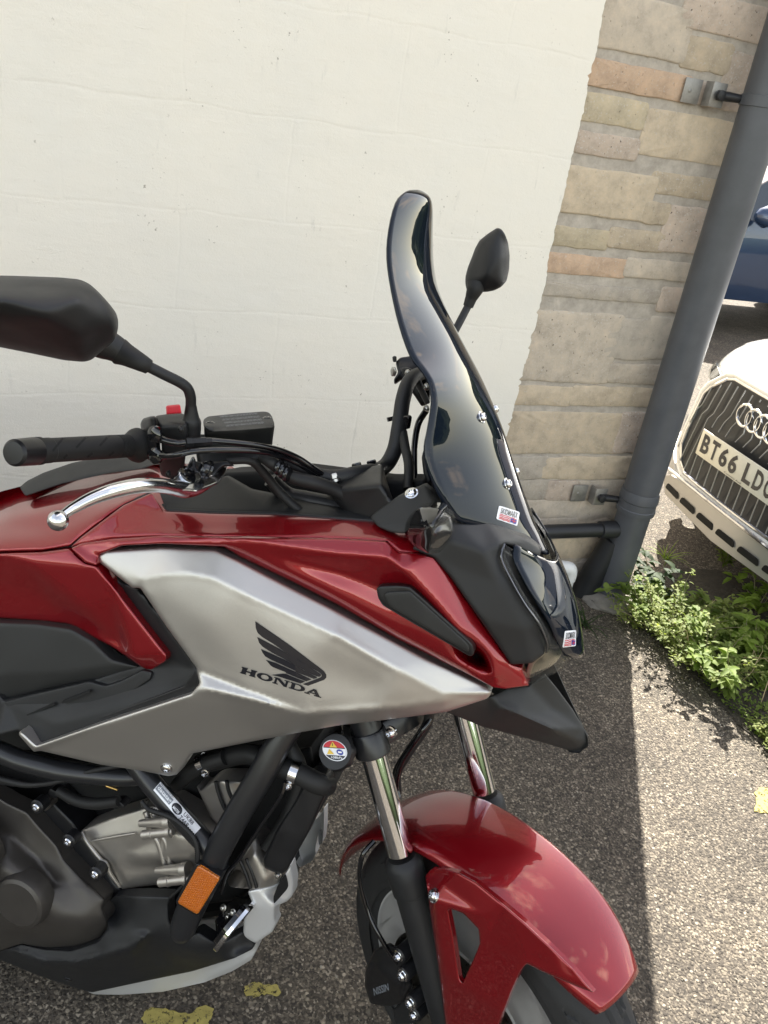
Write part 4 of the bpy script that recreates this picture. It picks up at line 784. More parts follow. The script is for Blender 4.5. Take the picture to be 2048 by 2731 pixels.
for a, b_ in (('1190,875', '1460,845'), ('1330,1275', '1600,1245')):
    A_ = bp(*q(ZE, a)[0], .178); B_ = bp(*q(ZE, b_)[0], .178); d = (B_-A_)/np.linalg.norm(B_-A_); L_ = np.linalg.norm(B_-A_)
    mb = MB(); mb.lathe(A_, d, [(0, .004), (.004, .0078), (L_*.3, .0078), (L_*.31, .0088), (L_*.36, .0088), (L_*.37, .0078), (L_*.8, .0078), (L_*.82, .0095), (L_*.93, .0095), (L_*.95, .006), (L_, .006)], 20); mb.obj('stud_boss', EN, cyl, sharp=25)
    up_ = np.array([0, 0, .016]); mb = MB(); mb.tube([A_+up_-d*.012+[0, .012, 0], A_+up_+d*.05+[0, .006, 0], B_+up_-d*.02+[0, .006, 0]], [.006, .012, .012], n=16); mb.obj('lug', EN, cyl)
panel('cylinder_head', q(ZF, '440,600 480,640 560,575 600,560 700,555 825,558 838,600 740,750 720,850 640,945 560,860'), [q(ZF, '440,640,.13 600,700,.135 640,945,.135'), q(ZF, '600,570,.138 690,780,.14'), q(ZF, '680,570,.142 760,750,.14'), q(ZF, '835,560,.12 840,700,.12')], EN, bike, grid=5, smooth=2, edge=.005, epx=9, thick=.04)
for pth in ('600,565 620,650 660,760 700,830', '690,560 705,640 745,730'):
    cable('head_joint', [(*p, .1425, .0032) for p in q(ZF, pth)], KF, bike)
panel('head_cover', q(ZF, '690,1385 760,1260 930,1010 1000,1110 1110,1250 1130,1330 1110,1400 1060,1425 900,1450 720,1430'), [q(ZF, '690,1385,.125 800,1300,.135 930,1010,.12'), q(ZF, '760,1270,.138 870,1440,.135'), q(ZF, '900,1150,.145 1000,1400,.142'), q(ZF, '1130,1300,.115 1060,1425,.115')], EN, bike, grid=5, smooth=4, edge=.006, epx=10, thick=.05)
for pth in ('800,1215 850,1330 885,1440', '850,1200 900,1320 935,1435'):
    cable('cover_joint', [(*p, .140, .003) for p in q(ZF, pth)], KF, bike)
# -- frame tubes
def tube2(name, pts, m, parent, n=20, sp=BK, label=None): return cable(name, pts, m, parent, sp, n, label)
tA = tube2('frame_tube', [(345, 2010, .165, .0175), (400, 2085, .172, .0175), (470, 2165, .176, .0175), (560, 2262, .178, .0175), (590, 2300, .176, .0165)], FR, bike)
tB = tube2('frame_tube', [(775, 1930, .15, .0215), (735, 1995, .16, .0215), (700, 2060, .168, .0215), (640, 2160, .176, .0215), (585, 2262, .182, .0215), (555, 2330, .182, .0225)], FR, bike)
tC = tube2('frame_hanger', [(575, 2295, .180, .023), (545, 2350, .182, .0235), (510, 2420, .182, .0235), (487, 2478, .182, .0215), (482, 2500, .182, .014)], FR, bike, 24)
tD = tube2('frame_tube', [(-320, 1955, .20, .017), (-50, 1992, .20, .017), (60, 2030, .198, .017), (180, 2058, .19, .0165), (340, 2072, .165, .015), (420, 2060, .12, .014)], FR, bike)
for o_, k_ in ((tA, 'fa'), (tB, 'fb')):
    HITS[k_] = BVHTree.FromPolygons([v.co.copy() for v in o_.data.vertices], [tuple(p.vertices) for p in o_.data.polygons])
# anti-theft registration label on the rear tube (the machine readable square is left blank)
def LT(x, y): # x 0..1 along, y 0..1 across (down)
    c = [np.array(q(ZT, s_)[0]) for s_ in ('285,262', '1400,1535', '95,485', '1190,1760')]; return tuple((1-x)*(1-y)*c[0]+x*(1-y)*c[1]+(1-x)*y*c[2]+x*y*c[3])
lb = decal('security_label', [[LT(*p) for p in ((0, 0), (1, 0), (1, 1), (0, 1))]], 'fa', M['white'], tA, .0008, 'small white security label with black letters', fill=4, step=5)
decal('label_band', [[LT(*p) for p in ((.01, .22), (.36, .22), (.36, .8), (.01, .8))]], 'fa', M['greyink'], lb, .0012, fill=4, step=5)
ov = [LT(.50+.105*math.cos(t), .5+.42*math.sin(t)) for t in np.linspace(0, 6.283, 24, endpoint=False)]; decal('label_oval', [ov], 'fa', M['ink'], lb, .0012, fill=4)
def ltext(t, x0, x1, y0, y1, m, off=.0016, b_=.0):
    V, F = text_polys(t, 1, b_); link_mesh('label_text', [hit('fa', *LT(x0+(x1-x0)*a, y1-(y1-y0)*c), off)[0] for a, c in V], F, m, lb, False)
ltext('UK88', .64, .86, .12, .46, M['ink']); ltext('T4AR', .62, .83, .56, .92, M['ink']); ltext('datatag', .03, .35, .30, .74, M['white'], b_=.02); ltext('PROTECTED BY', .03, .34, .05, .17, M['ink']); ltext('MASTER', .43, .57, .52, .74, M['white'], .002, .02)
# amber side reflector
rf = panel('side_reflector_base', q(ZF, '430,1240 455,1235 640,1335 645,1365 470,1660 445,1668 275,1570 272,1545'), .212, KF, bike, grid=6, edge=.003, epx=5, thick=.01)
panel('side_reflector', q(ZF, '450,1262 470,1258 625,1350 628,1370 460,1645 440,1652 292,1565 292,1545'), .2165, M['amber'], rf, grid=5, edge=.0025, epx=6, thick=.004, rc=3)
# hoses and clamps
tube2('coolant_hose', [(560, 2030, .12, .017), (660, 2010, .13, .0165), (720, 2035, .14, .0165), (790, 2060, .15, .0165), (845, 2088, .145, .017), (875, 2095, .12, .016)], RU, bike)
def clamp(pth, w_, r_, width, scr_, wscr):
    A_, B_ = [bp(*p, w_) for p in q(ZF, pth)]; d = (B_-A_)/np.linalg.norm(B_-A_)
    mb = MB(); mb.lathe((A_+B_)/2-d*width/2, d, [(0, r_-.001), (0, r_), (width, r_), (width, r_-.001)], 28); o = mb.obj('hose_clamp', M['brushed'], bike)
    p = bp(*q(ZF, scr_)[0], wscr); bolt(p, (0, -1, -.1), .005, o, .006, CH); mb = MB(); mb.box(p+np.array([0, .008, 0.004]), (.004, .006, .007), bev=.001); mb.obj('clamp_housing', M['brushed'], o)
clamp('1200,470 1300,510', .15, .0185, .013, '1192,605', .162)
tube2('breather_hose', [(470, 2095, .12, .011), (530, 2045, .14, .0125), (600, 2020, .14, .0125)], RU, bike)
clamp('450,420 530,395', .14, .0145, .011, '512,498', .152)
cable('ribbed_conduit', [(*q(ZF, '-10,730')[0], .195, .0036), (*q(ZF, '60,800')[0], .197, .0036), (*q(ZF, '250,870')[0], .199, .0036), (*q(ZF, '400,1000')[0], .2, .0036), (*q(ZF, '445,1110')[0], .2, .0036), (*q(ZF, '450,1230')[0], .2, .0036)], RU, bike)
def ribbed(pts, sp, r_, name='corrugated_sleeve', step=.004):
    P = np.array([sp.un(*p) for p in pts]); mb = MB(); mb.tube(P, r_*.8, n=8, sub=10); Q = np.array(mb.v).reshape(-1, 8, 3).mean(1); mb = MB(); L_ = np.concatenate([[0], np.cumsum(np.linalg.norm(np.diff(Q, axis=0), axis=1))]); s_ = np.arange(0, L_[-1], step/2)
    C_ = np.stack([np.interp(s_, L_, Q[:, i]) for i in range(3)], 1); mb.tube(C_, [r_*(1.0 if i % 2 else .78) for i in range(len(C_))], n=8, sub=1); return mb.obj(name, RU, bike, sharp=60)
ribbed([(*q(ZF, '60,800')[0], .199), (*q(ZF, '250,870')[0], .201), (*q(ZF, '400,1000')[0], .202), (*q(ZF, '447,1110')[0], .202), (*q(ZF, '450,1230')[0], .202)], BK, .0046)
ribbed([(*q(ZF, '370,1380')[0], .18), (*q(ZF, '300,1450')[0], .178), (*q(ZF, '225,1520')[0], .175)], BK, .003)
cable('radiator_overflow_hose', [(*q(ZF, '1170,570')[0], .165, .0035), (*q(ZF, '1130,690')[0], .168, .0035), (*q(ZF, '960,940')[0], .17, .0035), (*q(ZF, '800,1190')[0], .172, .0035), (*q(ZF, '690,1320')[0], .172, .0035), (*q(ZF, '650,1480')[0], .165, .0035)], M['gloss'], bike)
cable('wiring', [(-60, 2060, .20, .005), (50, 2090, .2, .0055), (110, 2092, .2, .004), (170, 2080, .2, .004), (250, 2055, .19, .004), (330, 2040, .18, .004)], RU, bike)
cable('wiring', [(*q(ZE, '490,500')[0], .15, .009), (*q(ZE, '640,580')[0], .15, .010), (*q(ZE, '800,610')[0], .15, .010), (*q(ZE, '1000,590')[0], .15, .009)], RU, bike)
cable('wiring', [(*q(ZE, '800,370')[0], .17, .0012), (*q(ZE, '850,430')[0], .17, .0012), (*q(ZE, '900,465')[0], .17, .0012)], RU, bike)
cable('brass_connector', [(*q(ZE, '898,460')[0], .17, .0024), (*q(ZE, '990,495')[0], .17, .0018)], M['brass'], bike)
cable('throttle_linkage', [(-60, 2075, .195, .006), (0, 2081, .195, .0065), (42, 2088, .195, .0065)], K, bike)
for s_, m_ in (('1040,380 1110,345 1180,385 1110,425', GP), ('420,480 500,520 470,570 400,540', KF), ('560,560 600,600 590,620 540,590', DE), ('360,600 420,590 430,640 380,680 350,650', DE), ('940,600 1010,590 1060,640 960,660', KF), ('1180,620 1215,605 1225,640 1190,640', M['zinc'])):
    panel('engine_fitting', q(ZE, s_), .15, m_, bike, grid=8, edge=.002, epx=4, thick=.02)
# radiator and cap
rad_ = panel('radiator', q(ZF, '1380,488 1420,482 1500,505 1535,545 1530,600 1350,1000 1215,1240 1165,1315 1110,1325 1000,1275 983,1210 1100,960 1250,720 1360,520'), [q(ZF, '1380,488,.148 1100,960,.152 983,1210,.15'), q(ZF, '1530,560,.142 1350,1000,.148 1165,1320,.146')], KF, bike, grid=7, smooth=2, edge=.007, epx=10, thick=.02)
A_ = bp(*q(ZF, '1440,560')[0], .135); B_ = bp(*q(ZF, '1090,1270')[0], .14)
d_ = (B_-A_)/np.linalg.norm(B_-A_); mb = MB(); mb.box((A_+B_)/2+np.array([.0, .15, 0]), (np.linalg.norm(B_-A_)/2, .14, .014), [d_, np.array([0, 1, 0]), np.cross(d_, [0, 1, 0])], bev=.003); mb.obj('radiator_core', M['void'], rad_)
tube2('hose_run', [(770, 1985, .13, .012), (800, 2060, .135, .012), (770, 2170, .135, .012), (710, 2260, .135, .010)], RU, bike)
cp = bp(*q(ZC, '840,830')[0], .165); cn_ = np.array([-.22, -.85, .45]); cn_ /= np.linalg.norm(cn_)
mb = MB(); prof = [(-.03, .020), (-.014, .024), (-.012, .0285), (.0, .0285), (.003, .026), (.004, 0)]; mb.lathe(cp, cn_, prof, 32)
V = np.array(mb.v); 
for i, v_ in enumerate(V):
    t = (v_-cp)@cn_; r0 = v_-cp-cn_*t
    if np.linalg.norm(r0) > .027: V[i] = cp+cn_*t+r0*(1-.07*(i % 4 in (0, 1)))
mb.v = [tuple(v_) for v_ in V]; capo = mb.obj('radiator_cap', KF, bike)
HITS['cap'] = BVHTree.FromPolygons([Vector(v_) for v_ in mb.v], mb.f)
def el(f): return [tuple(np.array([847-12.4+0, 0])*0+np.array(q(ZC, '808,788')[0])+f*(math.cos(t)*np.array(q(ZC, '1180,1010')[0])*1-math.cos(t)*np.array(q(ZC, '808,788')[0])+math.sin(t)*(np.array(q(ZC, '560,1000')[0])-np.array(q(ZC, '808,788')[0]))*1.0)) for t in np.linspace(0, 6.283, 40, endpoint=False)]
E0 = np.array([808., 788.]); EA = np.array([385., 215.]); EB = np.array([-170., 290.])
def ell(f, a0=0, a1=360, n=40): return [tuple(q(ZC, '%f,%f' % tuple(E0+f*(math.cos(rad(t))*EA+math.sin(rad(t))*EB)))[0]) for t in np.linspace(a0, a1, n, endpoint=a1-a0 < 360)]
cl = decal('cap_label', [ell(1.0)], 'cap', M['white'], capo, .0006, 'round warning label in red, white and black'); 
decal('label_field', [ell(.92)], 'cap', M['ink'], cl, .0011)
def clip(P, y0, y1):
    Q = [np.array(p) for p in P]; out = []
    f0 = lambda p, y, s_: s_*((p[1]-y)-(p[0]-q(ZC, '808,0')[0][0])*.07)
    for y, s_ in ((y0, 1), (y1, -1)):
        out = []
        for i in range(len(Q)):
            a, b_ = Q[i-1], Q[i]; fa, fb = f0(a, y, s_), f0(b_, y, s_)
            if fa*fb < 0: out.append(a+(b_-a)*fa/(fa-fb))
            if fb >= 0: out.append(b_)
        Q = out
    return [tuple(p) for p in Q]
yv = lambda y: q(ZC, '0,%f' % y)[0][1]
decal('label_red', [clip(ell(.92), yv(300), yv(685))], 'cap', M['redink'], cl, .0016); decal('label_white', [clip(ell(.92), yv(715), yv(950))], 'cap', M['white'], cl, .0016)
decal('label_triangle', [q(ZC, '735,490 640,680 900,690')], 'cap', M['yellowink'], cl, .0021); decal('label_triangle', [q(ZC, '630,730 560,910 800,915')], 'cap', M['yellowink'], cl, .0021)
decal('label_mark', [q(ZC, '725,545 750,545 755,640 735,640')], 'cap', M['ink'], cl, .0025)
decal('label_disc', [[q(ZC, '%f,%f' % (990+115*math.cos(t)+15*math.sin(t), 848+95*math.sin(t)+20*math.cos(t)))[0] for t in np.linspace(0, 6.28, 20, endpoint=False)]], 'cap', M['blueink'], cl, .0021)
decal('label_mark', [q(ZC, '930,810 1060,830 1060,880 930,870')], 'cap', M['white'], cl, .0025)
V, F = text_polys('108kPa', 1, .01); c0, c1, c2 = [np.array(q(ZC, s_)[0]) for s_ in ('690,1050', '1075,1085', '700,970')]
link_mesh('label_text', [hit('cap', *(c0+a*(c1-c0)+b_*(c2-c0)), .0017)[0] for a, b_ in V], F, M['white'], cl, False)
# horn: a disc facing forward, seen edge on
hA, hB = bp(*q(ZF, '925,1535')[0], .13), bp(*q(ZF, '650,1880')[0], .13); hc = (hA+hB)/2; hr = np.linalg.norm(hA-hB)/2; hd = (hB-hA)/np.linalg.norm(hB-hA)
hn = np.cross(hd, [0, 1, 0]); hn = hn*np.sign(hn[0]); hn = hn*math.cos(.12)+np.array([0, -1, 0])*math.sin(.12)
mb = MB(); mb.lathe(hc-hn*.03, hn, [(0, hr*.45), (.012, hr*.6), (.02, hr*.85), (.03, hr*.88)], 40); ho = mb.obj('horn', GL, bike)
mb = MB(); mb.lathe(hc-hn*.002, hn, [(0, hr*.92), (.0, hr), (.006, hr), (.008, hr*.95), (.005, hr*.8), (.002, hr*.3), (.006, 0)], 48); mb.obj('horn_rim', CH, ho, sharp=25)
for s_ in ('660,1600', '700,1675', '640,1740', '740,1640'):
    bolt(bp(*q(ZF, s_)[0], .155), (-.3, -1, .3), .0045, ho, .005, M['zinc'])
# -- belly pan
belly = panel('belly_pan', q(ZP, '-900,2440 -330,2500 0,2536 57,2518 120,2531 190,2534 260,2512 288,2474 278,2420 304,2390 380,2388 456,2391 450,2412 452,2450 461,2480 483,2499 504,2497 529,2483 575,2513 597,2510 646,2484 681,2518 673,2532 624,2556 515,2590 380,2618 244,2647 206,2637 103,2602 0,2560 -330,2560 -900,2540'),
  [q(ZP, '-900,2440,.15 0,2536,.172 120,2531,.172 260,2512,.172 288,2474,.172 300,2390,.168 450,2391,.165'), q(ZE, '120,1850,.185 380,1955,.192 600,1955,.194 880,1890,.196 1100,1830,.194 1230,1720,.19'), q(ZE, '900,1480,.178 1100,1460,.178 1200,1500,.178'), q(ZE, '1230,1540,.170 1240,1680,.176'), q(ZP, '400,2490,.182 520,2550,.168 640,2530,.15'), q(ZP, '-900,2540,.12 0,2560,.125 103,2602,.118 244,2647,.1 380,2618,.095 515,2590,.09 680,2530,.08'), q(ZP, '500,2490,.165 650,2485,.13')],
  K, bike, grid=8, smooth=2, cr=[1], relax=60, edge=.004, epx=8, thick=.02, mirror=True)
panel('belly_pan_underside', q(ZP, '232,2644 300,2622 400,2605 520,2580 630,2545 681,2512 690,2520 670,2560 620,2590 545,2620 434,2645 325,2653 250,2652'), [q(ZP, '232,2644,.09 400,2605,.088 681,2512,.07'), q(ZP, '250,2652,.06 434,2645,.055 690,2525,.045')], M['rim'], bike, grid=8, smooth=3, edge=.003, thick=.02, mirror=True)
fc = panel('front_cowl', q(ZF, '860,1465 940,1440 1060,1420 1120,1390 1190,1290 1215,1235 1225,1300 1243,1385 1235,1490 1190,1545 1085,1590 1085,1690 1102,1720 1062,1800 925,1892 825,1835 830,1700 900,1560'),
  [q(ZF, '860,1465,.14 840,1600,.14 825,1835,.13'), q(ZF, '940,1440,.135 1085,1590,.125 1062,1800,.115 930,1890,.12'), q(ZF, '1215,1235,.10 1243,1400,.09 1190,1545,.095')], M['rim'], bike, grid=6, smooth=4, edge=.004, epx=8, thick=.02, mirror=True)
panel('cowl_vent', q(ZF, '1165,1330 1185,1400 1188,1445 1140,1500 1075,1572 1072,1510 1110,1410'), [q(ZF, '1075,1572,.131 1072,1500,.131'), q(ZF, '1165,1330,.111 1190,1445,.103')], M['void'], fc, grid=8, edge=0, thick=.004)
bolt(bp(*q(ZF, '1110,1330')[0], .14), (0, -1, 0), .005, bike, .006, M['zinc'])
p, n = hit('belly_pan', *q(ZE, '568,2090')[0][:2], .0); bolt(p, n, .008, belly, .002, KF)
# -- front fork (steered)
def s3(e1, e2, a): return ST.pt((e1, e2, a))
fo = ST.loc(ST.w2((0, 0, 0)))
SH = ST.A  # steered axes in world
def toS(pb): w_ = BO+np.asarray(pb)@BK.A; return (w_-AX)@ST.A.T
sn = toS(ST.un(1068, 2272, .1)); FX, SEAL = sn[0], sn[2]
UPd = ST.vec((0, 0, 1)); FWd = ST.vec((1, 0, 0)); LTd = ST.vec((0, 1, 0))
for side_, nm in ((-1, 'near'), (1, 'far')):
    b0 = s3(FX, side_*.1, 0)
    mb = MB(); mb.lathe(s3(FX, side_*.1, -.03), UPd, [(0, .018), (.004, .024), (.08, .025), (SEAL-.04, .0265), (SEAL-.038+.0, .029), (SEAL-.01, .031), (SEAL+.008, .031), (SEAL+.016, .0285), (SEAL+.022, .0225)], 40); leg_ = mb.obj('fork_leg', K, bike, sharp=28)
    mb = MB(); mb.lathe(s3(FX, side_*.1, SEAL), UPd, [(0, .0205), (.62-SEAL, .0205)], 40); mb.obj('stanchion', CH, leg_)
    mb = MB(); mb.lathe(s3(FX, side_*.1, SEAL+.170), UPd, [(0, .0265), (.002, .0285), (.036, .0285), (.040, .0265)], 32); mb.lathe(s3(FX, side_*.1, SEAL+.206), UPd, [(0, .024), (.30, .024)], 24); mb.obj('lower_clamp', FR, leg_, sharp=28)
yk = MB(); yk.box(s3(FX-.03, 0, SEAL+.19), (.035, .105, .02), [FWd, LTd, UPd], bev=.006); yk.box(s3(FX-.038, 0, SEAL+.30), (.025, .028, .13), [FWd, LTd, UPd], bev=.01); yk.obj('steering_yoke', FR, bike)
p = sp_(1042, 1953, .10); bolt(p, FWd*.3-LTd, .0075, bike, .009, CH)
# brake hose along the near leg and one between the legs
cable('brake_hose', [(*q(ZZ, s_)[0], w_, .0042) for ZZ, s_, w_ in ((Z6, '330,650', .1), (Z6, '275,720', .125), (Z6, '265,830', .13), (Z6, '300,960', .13), (Z6, '345,1060', .13), (Z6, '400,1150', .12), (Z6, '440,1200', .11))], GL, bike, ST)
cable('brake_hose', [(*q(ZZ, s_)[0], w_, .008) for ZZ, s_, w_ in ((Z6, '575,60', -.0), (Z6, '560,140', .0), (Z6, '480,260', .02), (Z6, '430,350', .02), (Z6, '430,440', .02))], RU, bike, ST)
cable('brake_hose', [(*q(ZZ, s_)[0], w_, .0045) for ZZ, s_, w_ in ((Z6, '580,110', -.0), (Z6, '530,180', .02), (Z6, '450,300', .03), (Z6, '425,400', .03), (Z6, '440,460', .03))], GL, bike, ST)
# wheel (steered)
wh = MB(); NT, prof = 300, []
for i in range(31):
    t = -1+2*i/30; y = .060*math.sin(t*1.35)/math.sin(1.35); r0 = .305-.030*(1-math.cos(t*1.35))/(1-math.cos(1.35))*1.35-(.03 if abs(t) > .93 else 0)*(abs(t)-.93)/.07; prof.append((y, r0))
prof = [(-.046, .222)]+[(-.060, .245)]+prof+[(.060, .245)]+[(.046, .222)]; V = []; F = []
for k in range(NT):
    a = 2*math.pi*k/NT
    for j, (y, r0) in enumerate(prof):
        dep = 0
        if abs(y) < .056 and r0 > .26:
            ph = (a*NT/(2*math.pi)+abs(y)*420*(1 if y > 0 else 1)+(7 if y > 0 else 0)) % 15
            if ph < 2.0 and abs(y) > .012: dep = .005
            if abs(abs(y)-.012) < .0022: dep = .004
        V.append(s3((r0-dep)*math.sin(a), y, (r0-dep)*math.cos(a)))
n_ = len(prof)
for k in range(NT):
    for j in range(n_-1): F.append((k*n_+j, ((k+1) % NT)*n_+j, ((k+1) % NT)*n_+j+1, k*n_+j+1))
fw = MB(); fw.raw(V, F); fwo = fw.obj('front_tyre', M['tyre'], bike, sharp=30)
mb = MB(); mb.lathe(s3(0, -.048, 0), LTd, [(0, .222), (0, .230), (.006, .226), (.014, .214), (.030, .204), (.066, .204), (.082, .214), (.09, .226), (.096, .230), (.096, .222), (.088, .206), (.066, .196), (.030, .196), (.008, .206), (0, .222)], 96)
for k in range(5):
    for dlt in (-.16, .16):
        a = 2*math.pi*k/5+.5; d0 = FWd*math.sin(a)+UPd*math.cos(a); d1 = FWd*math.sin(a+dlt)+UPd*math.cos(a+dlt); A_ = s3(0, 0, 0)+d0*.04; B_ = s3(0, 0, 0)+d1*.2; d = (B_-A_)/np.linalg.norm(B_-A_)
        mb.box((A_+B_)/2, (np.linalg.norm(B_-A_)/2, .013, .0095), [d, LTd, np.cross(d, LTd)], bev=.003)
mb.lathe(s3(0, -.055, 0), LTd, [(0, .03), (.002, .036), (.11, .036), (.112, .03)], 40); mb.obj('wheel_rim', M['rim'], bike)
mb = MB(); mb.lathe(s3(0, -.072, 0), LTd, [(0, .158), (0, .118), (.0045, .118), (.0045, .158), (0, .158)], 72); mb.obj('brake_disc', M['zinc'], bike)
mb = MB(); mb.lathe(s3(0, -.135, 0), LTd, [(0, .012), (.002, .017), (.02, .017), (.022, .024), (.07, .024)], 28); mb.obj('axle_nut', M['brushed'], bike)
hb0 = ST.un(1392, 2692, -.03); mb = MB(); mb.lathe(hb0-LTd*.05, LTd, [(0, .016), (.002, .024), (.03, .026), (.05, .028), (.052, .02)], 36); mb.obj('wheel_hub', BR, bike)
# caliper
cal = panel('brake_caliper', q(Z6, '330,1130 400,1100 440,1130 480,1200 495,1280 450,1370 380,1385 310,1370 285,1290 290,1220'), [q(Z6, '330,1130,.115 440,1130,.11 480,1200,.11'), q(Z6, '330,1200,.125 440,1290,.125'), q(Z6, '310,1370,.112 450,1370,.112')], KF, bike, ST, grid=5, smooth=2, edge=.006, epx=9, thick=.05)
V, F = text_polys('NISSIN', 1, .01); c0, c1, c2 = [np.array(q(Z6, s_)[0]) for s_ in ('330,1335', '395,1312', '325,1302')]
link_mesh('caliper_lettering', [hit('brake_caliper', *(c0+a*(c1-c0)+b_*(c2-c0)), .0008)[0] for a, b_ in V], F, M['greyink'], cal, False)
panel('caliper_bracket', q(Z6, '400,1150 470,1140 500,1300 520,1400 510,1462 420,1462 410,1400 440,1370'), .1, K, bike, ST, grid=7, edge=.004, epx=7, thick=.02)
for s_, r_ in (('437,1160', .0075), ('455,1245', .0085), ('490,1368', .0085), ('505,1420', .007)):
    p = ST.un(*q(Z6, s_)[0], .132 if r_ > .008 else .125); bolt(p, -LTd, r_, bike, .008, CH); mb = MB(); mb.lathe(p+LTd*.03, -LTd, [(0, .013), (.028, .013), (.03, .011)], 20); mb.obj('bolt_boss', KF, bike)
# front mudguard: a shell of revolution round the axle with creased shoulders, then its side plate
def guard():
    V = []; na = 90; xs = np.linspace(-1, 1, 33)
    for i in range(na+1):
        al = rad(-54+119*i/na); f_ = i/na
        taper = 1-.38*max(0, (f_-.80)/.20)**2.2; bt = 1-.15*max(0, (.2-f_)/.2)
        for x in xs:
            hw = .082*taper*bt; y = x*hw; r0 = .338+.010*math.sin(f_*math.pi)-.012*abs(x)**2.4-.008*max(0, (abs(x)-.9)/.1)+.014*max(0, (f_-.6)/.4)**1.5
            V.append(s3(r0*math.sin(al), y, r0*math.cos(al)))
    m_ = len(xs); F = [(i*m_+j, i*m_+j+1, (i+1)*m_+j+1, (i+1)*m_+j) for i in range(na) for j in range(m_-1)]
    o = link_mesh('front_mudguard', V, F, R, bike, True, 'metallic red front mudguard'); HITS['front_mudguard'] = BVHTree.FromPolygons([Vector(v_) for v_ in V], F)
    md = o.modifiers.new('thickness', 'SOLIDIFY'); md.thickness = .003; md.offset = -1; return o
mg = guard()
pl_ = panel('mudguard_side', q(ZP, '1134,2335 1150,2318 1180,2315 1222,2326 1270,2352 1342,2411 1400,2460 1463,2519 1530,2585 1584,2648 1540,2632 1493,2612 1440,2588 1405,2570 1388,2590 1365,2640 1342,2700 1320,2760 1300,2840 1190,2840 1188,2731 1172,2600 1150,2450'),
  [q(ZP, '1134,2330,.088 1222,2324,.086 1342,2409,.086 1463,2517,.086 1584,2646,.07'), q(ZP, '1180,2360,.098 1290,2440,.1 1300,2500,.1 1400,2545,.097 1500,2600,.087 1584,2650,.07'), q(ZP, '1150,2400,.118 1190,2600,.122 1190,2840,.125 1300,2840,.122 1342,2700,.116 1400,2572,.10')],
  R, mg, ST, grid=5, smooth=4, edge=.003, epx=7, thick=.006, holes=[q(ZP, '1196,2426 1204,2424 1236,2436 1276,2478 1280,2515 1262,2560 1234,2622 1226,2610 1210,2500')], rc=5, key='mgs')
p, n = hit('mgs', 1157, 2388, 0); bolt(p, n, .0085, mg, .007)
V, F = text_polys('COLOUR', 1) if False else ([], [])
# -- handlebars, controls, mirrors (steered)
hb = MB(); P_, r_ = tubepx([(440, 1182, .25, .011), (560, 1180, .19, .011), (700, 1210, .13, .011), (860, 1270, .07, .011), (960, 1262, .02, .0125), (1020, 1248, -.05, .0125), (1050, 1205, -.08, .0125), (1064, 1140, -.10, .0125), (1076, 1060, -.13, .0125), (1098, 1010, -.17, .0125), (1150, 985, -.24, .0115)], ST); hb.tube(P_, r_, n=20); hbo = hb.obj('handlebar', K, bike)
GA, GB = ST.un(96, 1203, .44), ST.un(378, 1187, .275); gd = (GB-GA)/np.linalg.norm(GB-GA); GLn = np.linalg.norm(GB-GA)
mb = MB(); pr = [(0, .0168), (.001, .0176), (.006, .0176), (.007, .0162), (.02, .0162), (.021, .0156), (GLn*.72, .0162)]
for k in range(9): t = GLn*.73+GLn*.11*k/8; pr += [(t, .0162), (t+.0004, .0154), (t+.0012, .0154), (t+.0016, .0162)]
pr += [(GLn*.86, .0165), (GLn*.90, .021), (GLn*.93, .024), (GLn*.955, .025), (GLn*.97, .022), (GLn, .022)]
mb.lathe(GA, gd, pr, 36); gr = mb.obj('grip', RU, hbo, sharp=28)
HITS['grip'] = BVHTree.FromPolygons([Vector(v_) for v_ in mb.v], mb.f)
for s_ in ('290,1250 355,1172', '420,1232 490,1160', '550,1222 618,1150', '350,1290 370,1270', '480,1282 510,1262', '600,1275 630,1255'):
    a, b_ = [np.array(x) for x in q(Z1, s_)]; nn = np.array([-(b_-a)[1], (b_-a)[0]]); nn = nn/np.linalg.norm(nn)*3.0
    decal('grip_groove', [[tuple(a+nn), tuple(a-nn), tuple(b_-nn), tuple(b_+nn)]], 'grip', M['void'], gr, .0004, step=6)
BE = ST.un(34, 1208, .475); bd = (GA-BE)/np.linalg.norm(GA-BE); BL = np.linalg.norm(GA-BE)
mb = MB(); mb.lathe(BE, bd, [(0, .008), (.0005, .0135), (.004, .0165), (BL-.004, .0176), (BL-.001, .0170)], 36); mb.obj('bar_end_weight', KF, hbo, sharp=25)
th_ = panel('throttle_housing', q(Z1, '775,1100 790,1070 830,1058 862,1056 875,1100 885,1200 890,1290 860,1305 815,1300 800,1260 790,1180'), [q(Z1, '775,1100,.265 800,1290,.265'), q(Z1, '835,1080,.285 850,1280,.285'), q(Z1, '880,1060,.27 890,1300,.27')], KF, hbo, ST, grid=4, smooth=4, edge=.006, epx=8, thick=.035)
sw = panel('switch_housing', q(Z1, '858,1056 920,1046 1005,1040 1030,1055 1040,1150 1030,1250 1020,1330 990,1395 930,1400 890,1385 880,1310 895,1250 890,1160'), [q(Z1, '858,1056,.255 1030,1050,.235'), q(Z1, '870,1110,.275 1030,1100,.255'), q(Z1, '890,1290,.272 1025,1250,.255'), q(Z1, '890,1390,.25 1020,1390,.24')], K, hbo, ST, grid=4, smooth=3, edge=.005, epx=7, thick=.035)
panel('kill_switch', q(Z1, '917,1005 925,998 990,992 997,998 1004,1042 920,1048'), .262, M['redswitch'], sw, ST, grid=4, edge=.003, epx=5, thick=.012, rc=2)
for s_ in ('1000,1130', '932,1378'):
    bolt(ST.un(*q(Z1, s_)[0], .275), -LTd+UPd*.2, .0045, sw, .003, KF, 'screw')
